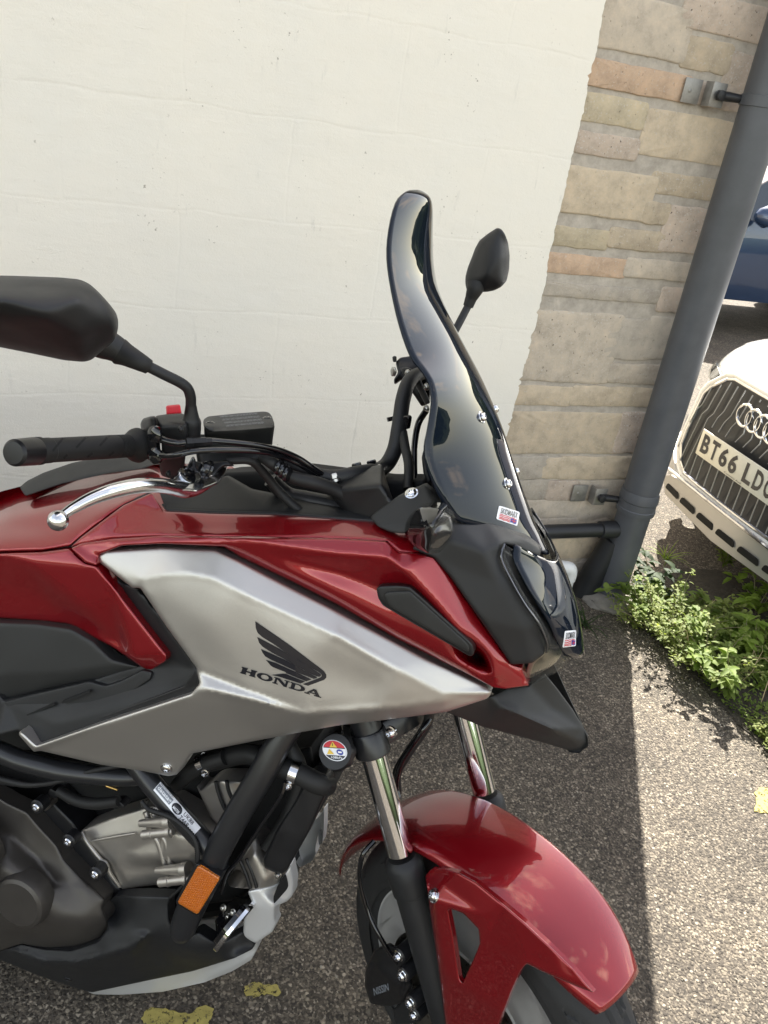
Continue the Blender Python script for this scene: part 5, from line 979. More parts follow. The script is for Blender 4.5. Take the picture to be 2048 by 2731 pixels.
# reservoir
rv = panel('brake_reservoir', q(ZH, '428,128 470,150 840,118 846,125 838,180 832,235 820,248 700,232 560,208 480,200 432,196'), [q(ZH, '428,130,.208 640,140,.16 845,122,.108'), q(ZH, '432,196,.205 640,220,.158 832,246,.105')], GP, hbo, ST, grid=5, smooth=3, edge=.006, epx=9, thick=.035)
lid = panel('reservoir_lid', q(ZH, '424,100 428,85 450,68 620,50 780,38 808,42 828,62 844,108 845,128 830,134 640,150 480,158 445,150 428,132'), [q(ZH, '424,85,.178 790,38,.085'), q(ZH, '428,118,.218 640,128,.172 845,112,.122'), q(ZH, '430,150,.22 845,132,.124')], GP, rv, ST, grid=4, smooth=2, edge=.004, epx=7, thick=.02)
for s_ in ('466,104', '800,75'):
    u, v = q(ZH, s_)[0]; p, n = hit('reservoir_lid', u, v, 0); bolt(p, n, .005, lid, .0015, GL, 'screw')
for k in range(4):
    x0 = 525+12*k; y0 = 62+18*k; V, F = text_polys('WARNING CLEAN FILLER CAP BEFORE REMOVING' if k % 2 == 0 else 'USE ONLY DOT 4 BRAKE FLUID FROM SEALED', 1)
    c0, c1, c2 = [np.array(q(ZH, '%d,%d' % s_)[0]) for s_ in ((x0, y0+14), (x0+220, y0-6), (x0-3, y0+4))]
    link_mesh('lid_lettering', [hit('reservoir_lid', *(c0+a*(c1-c0)+b_*(c2-c0)), .0005)[0] for a, b_ in V], F, M['greyink'], lid, False)
panel('master_cylinder', q(ZH, '380,270 420,255 560,262 700,268 830,270 850,290 845,330 800,345 700,335 600,340 560,360 470,410 420,400 390,340'), [q(ZH, '380,270,.225 850,290,.13'), q(ZH, '390,340,.235 845,330,.135')], GP, hbo, ST, grid=6, edge=.005, thick=.03)
panel('lever_bracket', q(ZL, '720,220 860,240 1100,240 1400,190 1560,330 1330,330 1130,500 1050,560 930,570 840,520 800,420'), [q(ZL, '720,220,.245 1560,330,.21'), q(ZL, '840,520,.245 1130,500,.235')], KF, hbo, ST, grid=5, edge=.004, epx=6, thick=.02)
bolt(ST.un(*q(ZL, '980,390')[0], .25), UPd*.8-LTd, .0105, hbo, .009, GL)
# lever
P_, r_ = tubepx([(*q(Z1, s_)[0], w_, r_*1.12) for s_, w_, r_ in (('340,1608', .468, .0045), ('400,1568', .452, .0058), ('500,1515', .428, .0072), ('620,1472', .40, .0082), ('760,1443', .365, .0086), ('870,1440', .335, .0086), ('950,1450', .31, .009), ('1020,1462', .285, .0108), ('1080,1452', .265, .010), ('1140,1425', .245, .0085), ('1200,1385', .225, .006))], ST)
mb = MB(); mb.tube(P_, r_, n=24, sub=10); lv = mb.obj('brake_lever', BR, hbo, sharp=60)
panel('lever_pivot', q(Z1, '900,1420 958,1396 985,1375 1000,1358 1030,1340 1045,1315 1060,1285 1072,1280 1082,1300 1085,1340 1110,1372 1150,1392 1180,1382 1220,1342 1254,1340 1255,1352 1240,1385 1205,1432 1150,1455 1090,1475 1000,1470 940,1450'),
  [q(Z1, '900,1420,.325 958,1394,.30 1080,1285,.255 1100,1365,.25 1250,1338,.205'), q(Z1, '900,1440,.332 1000,1460,.30 1150,1450,.258 1240,1385,.22')], BR, lv, ST, grid=4, smooth=3, edge=.003, epx=5, thick=.010, rc=3, key='lever_pivot')
mb = MB(); mb.ball(ST.un(*q(Z1, '321,1635')[0], .475), .0118, 16); mb.obj('lever_ball', BR, lv)
p, n = hit('lever_pivot', *q(ZL, '585,530')[0][:2], 0); ax2 = n
mb = MB(); pr = [(-.004, .0125), (.003, .0125), (.0045, .0115), (.0045, 0)]; mb.lathe(p, ax2, pr, 28); ad_ = mb.obj('lever_adjuster', GL, lv)
mb = MB(); mb.lathe(p-ax2*.002, ax2, [(0, .0134), (.0035, .0134), (.004, .0128)], 40); mb.obj('adjuster_rim', BR, ad_)
mb = MB(); mb.box(p+ax2*.0055, (.010, .0022, .0018), [gd, np.cross(ax2, gd), ax2], bev=.0005); mb.obj('adjuster_ridge', GL, ad_)
# cables off the throttle
cable('throttle_cable', [(*q(ZH, s_)[0], w_, r_) for s_, w_, r_ in (('120,178', .285, .0062), ('165,200', .285, .0055), ('250,222', .275, .0048), ('320,222', .262, .0048), ('420,212', .24, .0042), ('520,215', .22, .0042), ('700,232', .18, .0042), ('860,262', .14, .0042), ('980,310', .11, .0042), ('1070,370', .09, .0042), ('1180,450', .06, .0045), ('1300,560', .05, .0045))], GL, hbo, ST)
cable('throttle_cable', [(*q(ZH, s_)[0], w_, r_) for s_, w_, r_ in (('120,285', .285, .0065), ('170,300', .288, .0055), ('260,295', .28, .0046), ('380,272', .26, .0042), ('560,265', .22, .0042), ('760,275', .17, .0042), ('900,310', .13, .0042), ('1000,355', .105, .0042), ('1100,420', .08, .0042), ('1200,500', .06, .0045))], GL, hbo, ST)
for s_, w_ in (('140,172', .29), ('145,300', .292)):
    P0 = ST.un(*q(ZH, s_)[0], w_); mb = MB(); mb.lathe(P0-gd*.004, gd, [(0, .008), (.002, .0115), (.006, .0115), (.009, .007)], 18); mb.obj('cable_elbow', GL, hbo)
A_, B_ = ST.un(*q(ZH, '322,220')[0], .264), ST.un(*q(ZH, '472,212')[0], .23); d = (B_-A_)/np.linalg.norm(B_-A_); L_ = np.linalg.norm(B_-A_); mb = MB(); mb.lathe(A_, d, [(0, .007), (.009, .007), (.0095, .0062), (L_-.008, .0062), (L_-.0075, .005), (L_, .005)], 6); mb.obj('cable_adjuster', KF, hbo, sharp=20)
cable('brake_hose', [(*q(ZH, s_)[0], w_, r_) for s_, w_, r_ in (('770,305', .15, .009), ('830,340', .145, .0095), ('880,385', .135, .0085), ('960,430', .12, .010), ('1080,460', .10, .0105), ('1220,510', .07, .0105), ('1340,590', .05, .0105), ('1400,660', .05, .0105))], RU, hbo, ST)
for s_, w_ in (('862,365', .142), ('885,385', .139), ('908,405', .135)):
    P0 = ST.un(*q(ZH, s_)[0], w_); mb = MB(); dd = np.array([.5, .3, -.6]); mb.lathe(P0, FWd*.8-UPd*.5+LTd*.4, [(0, .0098), (.002, .0118), (.005, .0118), (.007, .0098)], 20); mb.obj('hose_collar', GL, hbo)
cable('wiring_loom', [(*q(ZH, s_)[0], w_, r_) for s_, w_, r_ in (('560,330', .2, .006), ('700,330', .17, .006), ('780,400', .15, .0065), ('880,520', .13, .007), ('1010,640', .11, .007))], RU, hbo, ST)
cable('wiring_loom', [(*q(ZH, s_)[0], w_, r_) for s_, w_, r_ in (('820,440', .12, .012), ('920,530', .10, .013), ('1040,560', .08, .014), ('1180,590', .06, .014), ('1300,640', .05, .013))], KF, hbo, ST)
# clamps and bolts at the bar centre
tc_ = panel('top_clamp', q(ZH, '1165,455 1210,428 1300,395 1380,372 1478,348 1500,420 1530,520 1560,600 1500,660 1380,690 1280,660 1200,560'), [q(ZH, '1165,455,.06 1300,395,.03 1478,348,-.01'), q(ZH, '1200,500,.075 1480,470,.05'), q(ZH, '1280,660,.07 1560,600,.05')], KF, hbo, ST, grid=6, smooth=2, edge=.005, thick=.06)
for s_, w_ in (('1195,420', .06), ('1330,358', .01), ('1418,342', -.02)):
    P0 = ST.un(*q(ZH, s_)[0], w_); mb = MB(); mb.lathe(P0-UPd*.008, UPd, [(0, .0105), (.004, .0105)], 20); mb.lathe(P0-UPd*.003, UPd, [(0, .0075), (.006, .0075), (.0075, .006)], 6); mb.obj('clamp_bolt', M['zinc'] if s_[0:4] == '1195' else GL, tc_, sharp=20)
cable('clutch_cable', [(*q(Z2, s_)[0], w_, .0055) for s_, w_ in (('905,1440', -.16), ('860,1520', -.15), ('840,1650', -.12), ('838,1800', -.08), ('830,1900', -.04))], GL, hbo, ST)
cable('clutch_cable', [(*q(Z2, s_)[0], w_, .0075) for s_, w_ in (('775,1560', -.10), ('790,1650', -.08), ('808,1740', -.06), ('805,1880', -.03))], RU, hbo, ST)
mb = MB(); P0 = ST.un(*q(Z2, '735,1478')[0], -.115); mb.lathe(P0-UPd*.004, UPd, [(0, .0135), (.0, .0145), (.007, .0145), (.007, .0135)], 20); mb.obj('cable_tie', GL, hbo)
panel('tie_end', q(Z2, '775,1470 800,1468 812,1480 808,1510 800,1545 790,1545 780,1510'), -.10, GL, hbo, ST, grid=6, edge=.002, epx=4, thick=.006)
# far side switch block, clutch perch
fs_ = panel('left_switch_housing', q(Z2, '735,1175 760,1148 830,1138 870,1160 900,1220 930,1300 925,1400 880,1420 840,1360 800,1300 770,1270 730,1300 725,1270 750,1230'), [q(Z2, '735,1175,-.20 870,1160,-.23'), q(Z2, '760,1220,-.19 900,1300,-.215'), q(Z2, '840,1360,-.2 925,1400,-.22')], KF, hbo, ST, grid=5, smooth=3, edge=.006, epx=8, thick=.05)
panel('switch_button', q(Z2, '717,1145 728,1138 742,1142 742,1172 722,1174'), -.195, GP, fs_, ST, grid=5, edge=.003, epx=4, thick=.02, rc=3)
panel('switch_button', q(Z2, '707,1215 716,1198 735,1200 743,1225 735,1252 710,1252'), -.19, M['zinc'], fs_, ST, grid=5, edge=.004, epx=6, thick=.02, rc=4)
panel('clutch_perch', q(Z2, '760,1205 800,1200 850,1225 870,1260 900,1330 930,1400 900,1410 860,1330 820,1265 780,1250'), -.18, K, fs_, ST, grid=6, edge=.004, epx=6, thick=.03)
for s_ in ('803,1235', '905,1310', '905,1430'):
    bolt(ST.un(*q(Z2, s_)[0], -.17), -LTd, .005, fs_, .004, M['zinc'])
panel('dash_side', q(Z2, '890,1660 902,1650 905,1700 915,1780 935,1830 915,1850 890,1790 880,1700'), .02, KF, bike, grid=7, edge=.003, thick=.05)
# mirrors
msk = MB(); P_, r_ = tubepx([(508, 1178, .238, .0135), (510, 1128, .238, .0135), (510, 1112, .238, .0105), (509, 1080, .238, .0072), (508, 1058, .239, .0072), (500, 1036, .243, .0072), (480, 1020, .252, .0072), (440, 1000, .27, .0072), (385, 972, .292, .0072)], ST); msk.tube(P_, r_, n=20); ms = msk.obj('mirror_stalk', K, hbo)
mir = panel('mirror_housing', q(Z1, '-220,330 -120,292 0,279 180,284 330,290 440,300 495,325 545,370 600,430 642,485 655,530 652,585 632,640 560,700 505,748 460,758 350,748 200,716 0,676 -150,640 -260,560 -270,430'),
  [q(Z1, '-220,330,.50 0,279,.455 440,300,.39 642,485,.36'), q(Z1, '-200,430,.535 0,400,.49 430,400,.415 560,540,.385'), q(Z1, '-200,440,.53 0,522,.485 200,640,.44 430,745,.395'), q(Z1, '-150,640,.49 0,676,.455 350,748,.395 505,748,.375 652,590,.36'), q(Z1, '250,500,.455 460,600,.41')], K, ms, ST, grid=6, smooth=10, edge=.014, epx=18, thick=.05, rc=12, back=.5)
P_, r_ = tubepx([(396, 978, .288, .0098), (372, 965, .298, .0118), (340, 948, .305, .0145), (320, 938, .31, .0175)], ST); mb = MB(); mb.tube(P_, r_, n=24); mb.obj('mirror_boot', RU, ms)
P_, r_ = tubepx([(316, 935, .312, .0165), (300, 926, .318, .018), (270, 912, .33, .021), (235, 890, .345, .02)], ST); mb = MB(); mb.tube(P_, r_, n=24); mb.obj('mirror_neck', K, ms)
msk = MB(); P_, r_ = tubepx([(1150, 1000, -.24, .0068), (1185, 935, -.27, .0068), (1220, 870, -.30, .0068), (1243, 826, -.325, .0068), (1256, 800, -.335, .0068)], ST); msk.tube(P_, r_, n=16); ms2 = msk.obj('mirror_stalk', K, hbo)
P_, r_ = tubepx([(1248, 818, -.33, .009), (1256, 796, -.335, .0105), (1266, 772, -.34, .0150), (1270, 758, -.345, .0165)], ST); mb = MB(); mb.tube(P_, r_, n=20); mb.obj('mirror_boot', RU, ms2)
panel('mirror_housing', q(Z2, '1298,430 1320,436 1340,462 1358,510 1367,580 1364,660 1350,725 1320,758 1280,778 1235,786 1190,784 1130,778 1121,740 1122,700 1135,650 1155,600 1175,545 1200,500 1250,460'), [q(Z2, '1298,430,-.37 1200,500,-.36 1121,720,-.345 1190,784,-.345'), q(Z2, '1312,450,-.36 1250,560,-.345 1230,700,-.335'), q(Z2, '1312,450,-.36 1310,600,-.35 1330,740,-.36'), q(Z2, '1367,600,-.385 1350,725,-.38')], K, ms2, ST, grid=4, smooth=5, edge=.010, epx=10, thick=.05, rc=6, back=.4)
# -- rear half of the motorcycle, beyond the left edge of the view
rt = MB(); rx, rz = -1.65, .31
rt.lathe((rx, -.08, rz), (0, 1, 0), [(0, .222), (.0, .245), (.01, .282), (.035, .302), (.08, .312), (.125, .302), (.15, .282), (.16, .245), (.16, .222)], 96); rt.obj('rear_tyre', M['tyre'], bike)
mb = MB(); mb.lathe((rx, -.065, rz), (0, 1, 0), [(0, .224), (.0, .23), (.02, .21), (.11, .21), (.13, .23), (.13, .2), (.1, .2), (.03, .2), (0, .21)], 72); mb.lathe((rx, -.08, rz), (0, 1, 0), [(0, .05), (.16, .05)], 30)
for k in range(5):
    a = 2*math.pi*k/5; d = np.array([math.sin(a), 0, math.cos(a)]); mb.box(np.array([rx, 0, rz])+d*.125, (.085, .014, .016), [d, np.array([0, 1, 0]), np.cross(d, [0, 1, 0])], bev=.004)
mb.obj('rear_wheel_rim', M['rim'], bike)
mb = MB(); mb.box((-1.36, -.115, .34), (.32, .018, .03), bev=.01); mb.box((-1.36, .115, .34), (.32, .018, .03), bev=.01); mb.obj('swingarm', FR, bike)
st_ = MB()
for i, (x, z, w_, h) in enumerate([(-1.22, .80, .13, .05), (-1.34, .79, .16, .055), (-1.46, .80, .17, .055), (-1.60, .84, .14, .06), (-1.78, .88, .12, .05), (-1.92, .90, .09, .04)]):
    for k in range(16):
        a = 2*math.pi*k/16; c, s_ = math.cos(a), math.sin(a); st_.v.append((x, w_*np.sign(c)*abs(c)**.5, z+h*np.sign(s_)*abs(s_)**.6))
    if i:
        for k in range(16): st_.f.append(((i-1)*16+k, (i-1)*16+(k+1) % 16, i*16+(k+1) % 16, i*16+k))
st_.f += [tuple(range(16))[::-1], tuple(range(80, 96))]; st_.obj('seat', RU, bike)
mb = MB(); mb.box((-1.55, 0, .70), (.40, .11, .05), [(.97, 0, .2), (0, 1, 0), (-.2, 0, .97)], bev=.02, seg=3); mb.obj('tail_fairing', R, bike)
mb = MB(); mb.tube([(-1.15, -.14, .20), (-1.35, -.17, .24), (-1.45, -.19, .32)], .024, n=16); mb.lathe((-1.42, -.19, .32), (-.85, -.05, .3), [(0, .03), (.04, .055), (.36, .062), (.4, .045)], 28); mb.obj('exhaust', M['zinc'], bike)
sg = BK.loc(BO+BX*-.95+np.array([L0[0], L0[1], 0])*.17); mb = MB(); mb.tube([(-.90, .10, .25), tuple(np.array(sg)+[0, 0, .008])], .010, n=12, sub=1); mb.obj('side_stand', FR, bike)
# ------------------------------------------------------------ white car
CO = np.array([2.46513341, 2.30624386, 0]); CX = np.array([-.99725067, .07410192, 0]); CY = np.array([-.07410192, -.99725067, 0]); CZ = np.array([0, 0, 1.])
car = bpy.data.objects.new('parked_car', None); col.objects.link(car)
car.matrix_world = Matrix(((CX[0], CY[0], 0, CO[0]), (CX[1], CY[1], 0, CO[1]), (0, 0, 1, 0), (0, 0, 0, 1)))
thing(car, 'white estate car nosing in from the right with four chrome rings on its grille', 'car', None)
M['carwhite'] = mat('white_car_paint', (.78, .78, .76), .25, coat=1, coat_rough=.02)
M['carchrome'] = mat('car_chrome_trim', (.75, .76, .78), .1, 1.0); M['carblack'] = mat('car_black_plastic', (.02, .022, .026), .3); M['plate'] = mat('number_plate_white', (.72, .70, .60), .35, noise=(60, .04))
M['slat'] = mat('grey_slat', (.30, .31, .33), .3, .8); M['skid'] = mat('silver_skid_paint', (.5, .49, .47), .35, .6)
def carbody(parent, path, Wf, mt, name='body'):
    """path: (x, z, halfwidth, sweep back at the edge, drop at the edge)"""
    V = []; ys = np.linspace(-1, 1, 25); P = np.array(path, float); out = []
    for i in range(len(P)-1):
        for k in range(4):
            t = k/4; Q = [P[max(i-1, 0)], P[i], P[i+1], P[min(i+2, len(P)-1)]]; out.append(.5*((2*Q[1])+(-Q[0]+Q[2])*t+(2*Q[0]-5*Q[1]+4*Q[2]-Q[3])*t*t+(-Q[0]+3*Q[1]-3*Q[2]+Q[3])*t**3))
    out.append(P[-1]); P = out
    for (x, z, hw, sb, dr) in P:
        for t in ys: V.append((x-sb*abs(t)**2.6, hw*t, z-dr*abs(t)**3.5))
    m_ = len(ys); F = [(i*m_+j, i*m_+j+1, (i+1)*m_+j+1, (i+1)*m_+j) for i in range(len(P)-1) for j in range(m_-1)]
    k = len(V); N = len(P)
    for sgn, jj in ((-1, 0), (1, m_-1)):       # flanks: pull each edge down to the sill
        base = len(V)
        for i, (x, z, hw, sb, dr) in enumerate(P):
            e = V[i*m_+jj]; V += [(e[0]-.01, e[1]+sgn*.035, min(e[2], .80)-.05 if e[2] > .5 else e[2]), (e[0]-.01, e[1]+sgn*.03, min(e[2], .30))]
        for i in range(N-1):
            a = (i*m_+jj, (i+1)*m_+jj, base+2*(i+1), base+2*i); F += [a, (base+2*i, base+2*(i+1), base+2*(i+1)+1, base+2*i+1)]
    return link_mesh(name, V, F, mt, parent, True)
cb = carbody(car, [(-.10, .22, .80, .30, 0), (-.03, .30, .84, .32, 0), (-.03, .45, .86, .34, 0), (-.05, .62, .86, .34, .0), (-.07, .76, .84, .34, .02), (-.11, .845, .80, .30, .05), (-.22, .905, .78, .22, .07), (-.42, .955, .80, .12, .09), (-.8, 1.0, .84, .05, .11), (-1.2, 1.04, .86, 0, .12), (-1.6, 1.04, .87, 0, .12), (-3.9, 1.04, .87, 0, .12), (-4.5, .98, .84, -.0, .1), (-4.65, .8, .82, -.06, .05), (-4.65, .35, .8, -.05, 0)], 0, M['carwhite'])
gh = MB()
for i, (x, z, hw) in enumerate([(-1.15, 1.02, .78), (-1.95, 1.42, .60), (-2.4, 1.48, .58), (-3.8, 1.45, .56), (-4.5, 1.02, .70)]):
    gh.v += [(x, -hw, z), (x, hw, z), (x-.02, -.84, 1.0), (x-.02, .84, 1.0)]
    if i:
        a, b_ = 4*(i-1), 4*i; gh.f += [(a, a+1, b_+1, b_), (a+2, a, b_, b_+2), (a+1, a+3, b_+3, b_+1)]
gh.obj('windows', M['carglass'], car, False)
mb = MB(); mb.box((-2.95, 0, 1.475), (.9, .56, .015), bev=.01); mb.obj('roof', M['carwhite'], car)
for sx in (-.88, -3.72):
    for sy in (-1, 1):
        mb = MB(); mb.lathe((sx, sy*.80, .33), (0, sy, 0), [(0, .20), (.0, .31), (.03, .33), (.115, .33), (.13, .31), (.125, .22), (.11, .21)], 48); w1 = mb.obj('tyre', M['tyre'], car)
        mb = MB(); mb.lathe((sx, sy*.86, .33), (0, sy, 0), [(0, .21), (.05, .21), (.055, .19), (.03, .16), (.03, .07), (.045, .06), (.045, 0)], 40); mb.obj('rim', M['rim'], w1)
        mb = MB(); mb.lathe((sx, sy*.70, .34), (0, sy, 0), [(0, .37), (.205, .37)], 40); mb.obj('wheel_arch', M['void'], car)
# grille, hexagonal, with vertical slats
def yz_panel(name, P, x, m, parent, dep=.02, bev=0, holes=None, curve=.0):
    P = [np.array(p, float) for p in P]; pts = list(P); 
    A_ = sum(P[i][0]*P[(i+1) % len(P)][1]-P[(i+1) % len(P)][0]*P[i][1] for i in range(len(P)))
    if A_ < 0: P = P[::-1]
    vs, es, fs, _, _, _ = delaunay_2d_cdt([Vector(p) for p in P], [], [list(range(len(P)))], 1, 1e-5); xf = x if callable(x) else (lambda y, z: x)
    mb = MB(); mb.raw([(xf(v[0], v[1]), v[0], v[1]) for v in vs], fs); k = len(mb.v); n = len(P); mb.v += [(xf(*p), p[0], p[1]) for p in P]+[(xf(*p)-dep, p[0], p[1]) for p in P]
    for i in range(n): mb.f.append((k+i, k+(i+1) % n, k+n+(i+1) % n, k+n+i))
    return mb.obj(name, m, parent, True, sharp=30)
gx = lambda y, z: .012-.07*max(0, (z-.5))/.3-.16*abs(y)**2.2
hexo = [(-.335, .372), (-.385, .40), (-.425, .47), (-.448, .70), (-.43, .735), (-.35, .80), (-.30, .815), (.30, .815), (.35, .80), (.43, .735), (.448, .70), (.425, .47), (.385, .40), (.335, .372)]
hexp = []
for i in range(len(hexo)):
    a, b_ = np.array(hexo[i]), np.array(hexo[(i+1) % len(hexo)])
    if i == len(hexo)-1: a, b_ = np.array(hexo[-1]), np.array(hexo[0])
    k = max(1, int(np.linalg.norm(b_-a)/.06)); hexp += [a+(b_-a)*j/k for j in range(k)]
gp = yz_panel('grille', hexp, lambda y, z: gx(y, z)-.004, M['carblack'], car)
mb = MB(); mb.tube([(gx(*p)+.0, p[0], p[1]) for p in hexp+[hexp[0]]], .0085, n=10, sub=1); mb.obj('grille_frame', M['carchrome'], gp)
mb = MB(); mb.tube([(gx(p[0]*1.04, p[1])-.004, p[0]*1.045, .595+(p[1]-.595)*1.07) for p in hexp+[hexp[0]]], .012, n=10, sub=1); mb.obj('grille_surround', M['carwhite'], car)
for i in range(-8, 9):
    y = .0515*i
    if abs(y) > .42: continue
    top = .80 if abs(y) < .31 else .80-(abs(y)-.31)*.55; bot = .388+max(0, abs(y)-.33)*.8
    if abs(y) < .14: segs = [[(y, top), (y, .79)], [(y, .69), (y+.012, .66), (y-.004, .615)]]
    else: segs = [[(y, top), (y, .69), (y-.015, .655), (y-.018, .61)]]
    segs.append([(y-.018 if abs(y) > .2 else y-.01, .495), (y-.022 if abs(y) > .2 else y-.012, bot)])
    if abs(y) > .3: segs = [[(y, top), (y, .66), (y-.018, .63), (y-.022, bot)]]
    for sg_ in segs: mb = MB(); mb.tube([(gx(a, b_)+.008, a, b_) for a, b_ in sg_], .0030, n=6, sub=1); mb.obj('grille_slat', M['slat'], gp)
for i in range(4):
    yc = -.094+.058*i; mb = MB(); mb.tube([(.004+.002*i, yc+.043*math.cos(t), .735+.043*math.sin(t)) for t in np.linspace(0, 2*math.pi, 41)], .0062, n=10, sub=1, caps=False); mb.obj('emblem_ring', M['carchrome'], car)
npl = MB(); npl.box((.032, 0, .553), (.004, .262, .056), bev=.003); npo = npl.obj('number_plate', M['plate'], car)
pos = -.262+.022
for ch in 'BT66 LDO':
    if ch == ' ': pos += .033; continue
    V, F = text_polys(ch, 1, .035); wch = .050
    link_mesh('plate_character', [(.0372, pos+a*wch, .5165+b_*.079) for a, b_ in V], F, M['ink'], npo, False); pos += wch+.0125
V, F = text_polys('Coventry Audi', 1); link_mesh('plate_small_text', [(.0372, -.06+a*.11, .5005+b_*.009) for a, b_ in V], F, M['ink'], npo, False)
for sgn in (-1, 1):
    hl = yz_panel('headlamp', [(sgn*a, b_) for a, b_ in ((.43, .77), (.475, .742), (.60, .728), (.70, .735), (.755, .757), (.70, .778), (.52, .785))], lambda y, z: -.045-.34*(abs(y)/.84)**2.6-(z-.75)*.45+.004, M['lens'], car, .02)
    yz_panel('headlamp_inner', [(sgn*a, b_) for a, b_ in ((.44, .766), (.48, .746), (.60, .733), (.69, .740), (.74, .756), (.69, .771), (.52, .779))], lambda y, z: -.045-.34*(abs(y)/.84)**2.6-(z-.75)*.45-.002, M['carchrome'], hl, .01)
    yz_panel('side_duct', [(sgn*a, b_) for a, b_ in ((.475, .33), (.455, .50), (.50, .545), (.64, .53), (.74, .46), (.74, .36), (.62, .31))], lambda y, z: -.028-.34*(abs(y)/.86)**2.6+.02, M['carblack'], car, .03)
    yz_panel('duct_blade', [(sgn*a, b_) for a, b_ in ((.44, .30), (.50, .345), (.66, .355), (.76, .40), (.78, .37), (.70, .31), (.55, .27))], lambda y, z: -.02-.34*(abs(y)/.86)**2.6+.035, M['skid'], car, .03)
    mb = MB(); mb.lathe((-1.35, sgn*.98, 1.08), (1, 0, 0), [(-.09, .03), (-.07, .07), (0, .085), (.06, .06), (.09, .02)], 20); mb.obj('door_mirror', M['carwhite'], car)
sk = yz_panel('skid_plate', [(-.46, .295), (-.40, .33), (-.2, .352), (0, .358), (.2, .352), (.40, .33), (.46, .295), (.40, .235), (.0, .222), (-.40, .235)], lambda y, z: .035-.2*abs(y)**2.2, M['skid'], car, .05)
mb = MB(); mb.tube([(.04-.2*abs(y)**2.2, y, .362-.14*abs(y)**2.6) for y in np.linspace(-.43, .43, 25)], .008, n=8, sub=1); mb.obj('chrome_strip', M['carchrome'], car)
for i in range(6):
    y = -.35+.14*i; yz_panel('skid_slot', round_poly([(a*1, b_) for a, b_ in ((y-.062, .262), (y+.062, .262), (y+.052, .290), (y-.052, .290))], .01), lambda y, z: .037-.2*abs(y)**2.2, M['void'], sk, .002)
# unseen ring of trees, added to keep the bright horizon out of the windscreen reflections
tb = MB(); NA = 220
for i in range(NA):
    a = 2*math.pi*i/NA
    for j in range(7):
        t = j/6; n_ = mn.noise(Vector((math.cos(a)*9, math.sin(a)*9, t*2)))+.5*mn.noise(Vector((math.cos(a)*31, math.sin(a)*31, t*5))); rr = 62+1.2*n_-4*math.sin(t*3.0); z = t*(7.0+1.3*mn.noise(Vector((math.cos(a)*12, math.sin(a)*12, 7)))+.15*mn.noise(Vector((math.cos(a)*50, math.sin(a)*50, 3)))); tb.v.append((rr*math.cos(a), rr*math.sin(a), z-.1))
for i in range(NA):
    for j in range(6): tb.f.append((i*7+j, ((i+1) % NA)*7+j, ((i+1) % NA)*7+j+1, i*7+j+1))
M['belt'] = mat('added_belt_foliage', (.035, .055, .02), .9, noise=(.8, .5)); o = link_mesh('added_tree_belt', tb.v, tb.f, M['belt'], None, False); thing(o, 'unseen far-off belt of trees, added round the yard to darken the horizon in reflections', 'trees', None, 'stuff')
# ------------------------------------------------------------ dark blue car far behind
blue = bpy.data.objects.new('parked_car', None); col.objects.link(blue); blue.scale = (1.12, 1.12, 1.12); blue.location = (6.85, 7.5, 0); blue.rotation_euler = (0, 0, rad(176)); thing(blue, 'dark blue hatchback parked side on behind the drainpipe', 'car')
M['carblue'] = mat('dark_blue_car_paint', (.022, .045, .10), .25, .3, coat=1)
SEC = [(-2.05, .45, .62), (-2.0, .35, .92), (-1.5, .3, .98), (-.6, .3, .98), (.6, .3, .97), (1.2, .3, .93), (1.75, .32, .80), (2.0, .38, .62)]
mb = MB()
for i, (x, z0, z1) in enumerate(SEC):
    hw = .86 if abs(x) < 1.6 else .80 if abs(x) < 1.9 else .68
    mb.v += [(x, -hw+.05, z0), (x, -hw, (z0+z1)/2), (x, -hw+.06, z1), (x, hw-.06, z1), (x, hw, (z0+z1)/2), (x, hw-.05, z0)]
    if i:
        for k in range(6): a, b_ = (i-1)*6, i*6; mb.f.append((a+k, a+(k+1) % 6, b_+(k+1) % 6, b_+k))
mb.f += [tuple(range(6))[::-1], tuple(range(42, 48))]; mb.obj('body', M['carblue'], blue, sharp=60)
mb = MB()
for i, (x, z, hw) in enumerate([(-1.95, .95, .76), (-1.45, 1.38, .60), (-.6, 1.46, .60), (.25, 1.42, .60), (1.1, .95, .76)]):
    mb.v += [(x, -hw, z), (x, hw, z), (x, -.80, .93), (x, .80, .93)]
    if i: a, b_ = 4*(i-1), 4*i; mb.f += [(a, a+1, b_+1, b_), (a+2, a, b_, b_+2), (a+1, a+3, b_+3, b_+1)]
mb.obj('windows', M['carglass'], blue, False)
mb = MB(); mb.box((-.6, 0, 1.465), (.85, .58, .012), bev=.008); mb.obj('roof', M['carblue'], blue)
for sx in (-1.3, 1.25):
    for sy in (-1, 1):
        mb = MB(); mb.lathe((sx, sy*.72, .31), (0, sy, 0), [(0, .1), (0, .31), (.15, .31), (.155, .2)], 36); w1 = mb.obj('tyre', M['tyre'], blue); mb = MB(); mb.lathe((sx, sy*.80, .31), (0, sy, 0), [(0, .2), (.07, .2), (.06, .05), (.07, 0)], 30); mb.obj('rim', M['rim'], w1)
for sy in (-1, 1):
    mb = MB(); mb.lathe((.62, sy*.93, 1.02), (1, 0, 0), [(-.08, .03), (-.06, .075), (0, .09), (.07, .06), (.1, .02)], 20); mb.obj('door_mirror', M['carblue'], blue)
    mb = MB(); mb.box((.05, sy*.865, .66), (.004, .004, .28)); mb.box((-.95, sy*.865, .66), (.004, .004, .28)); mb.obj('door_gap', M['void'], blue)
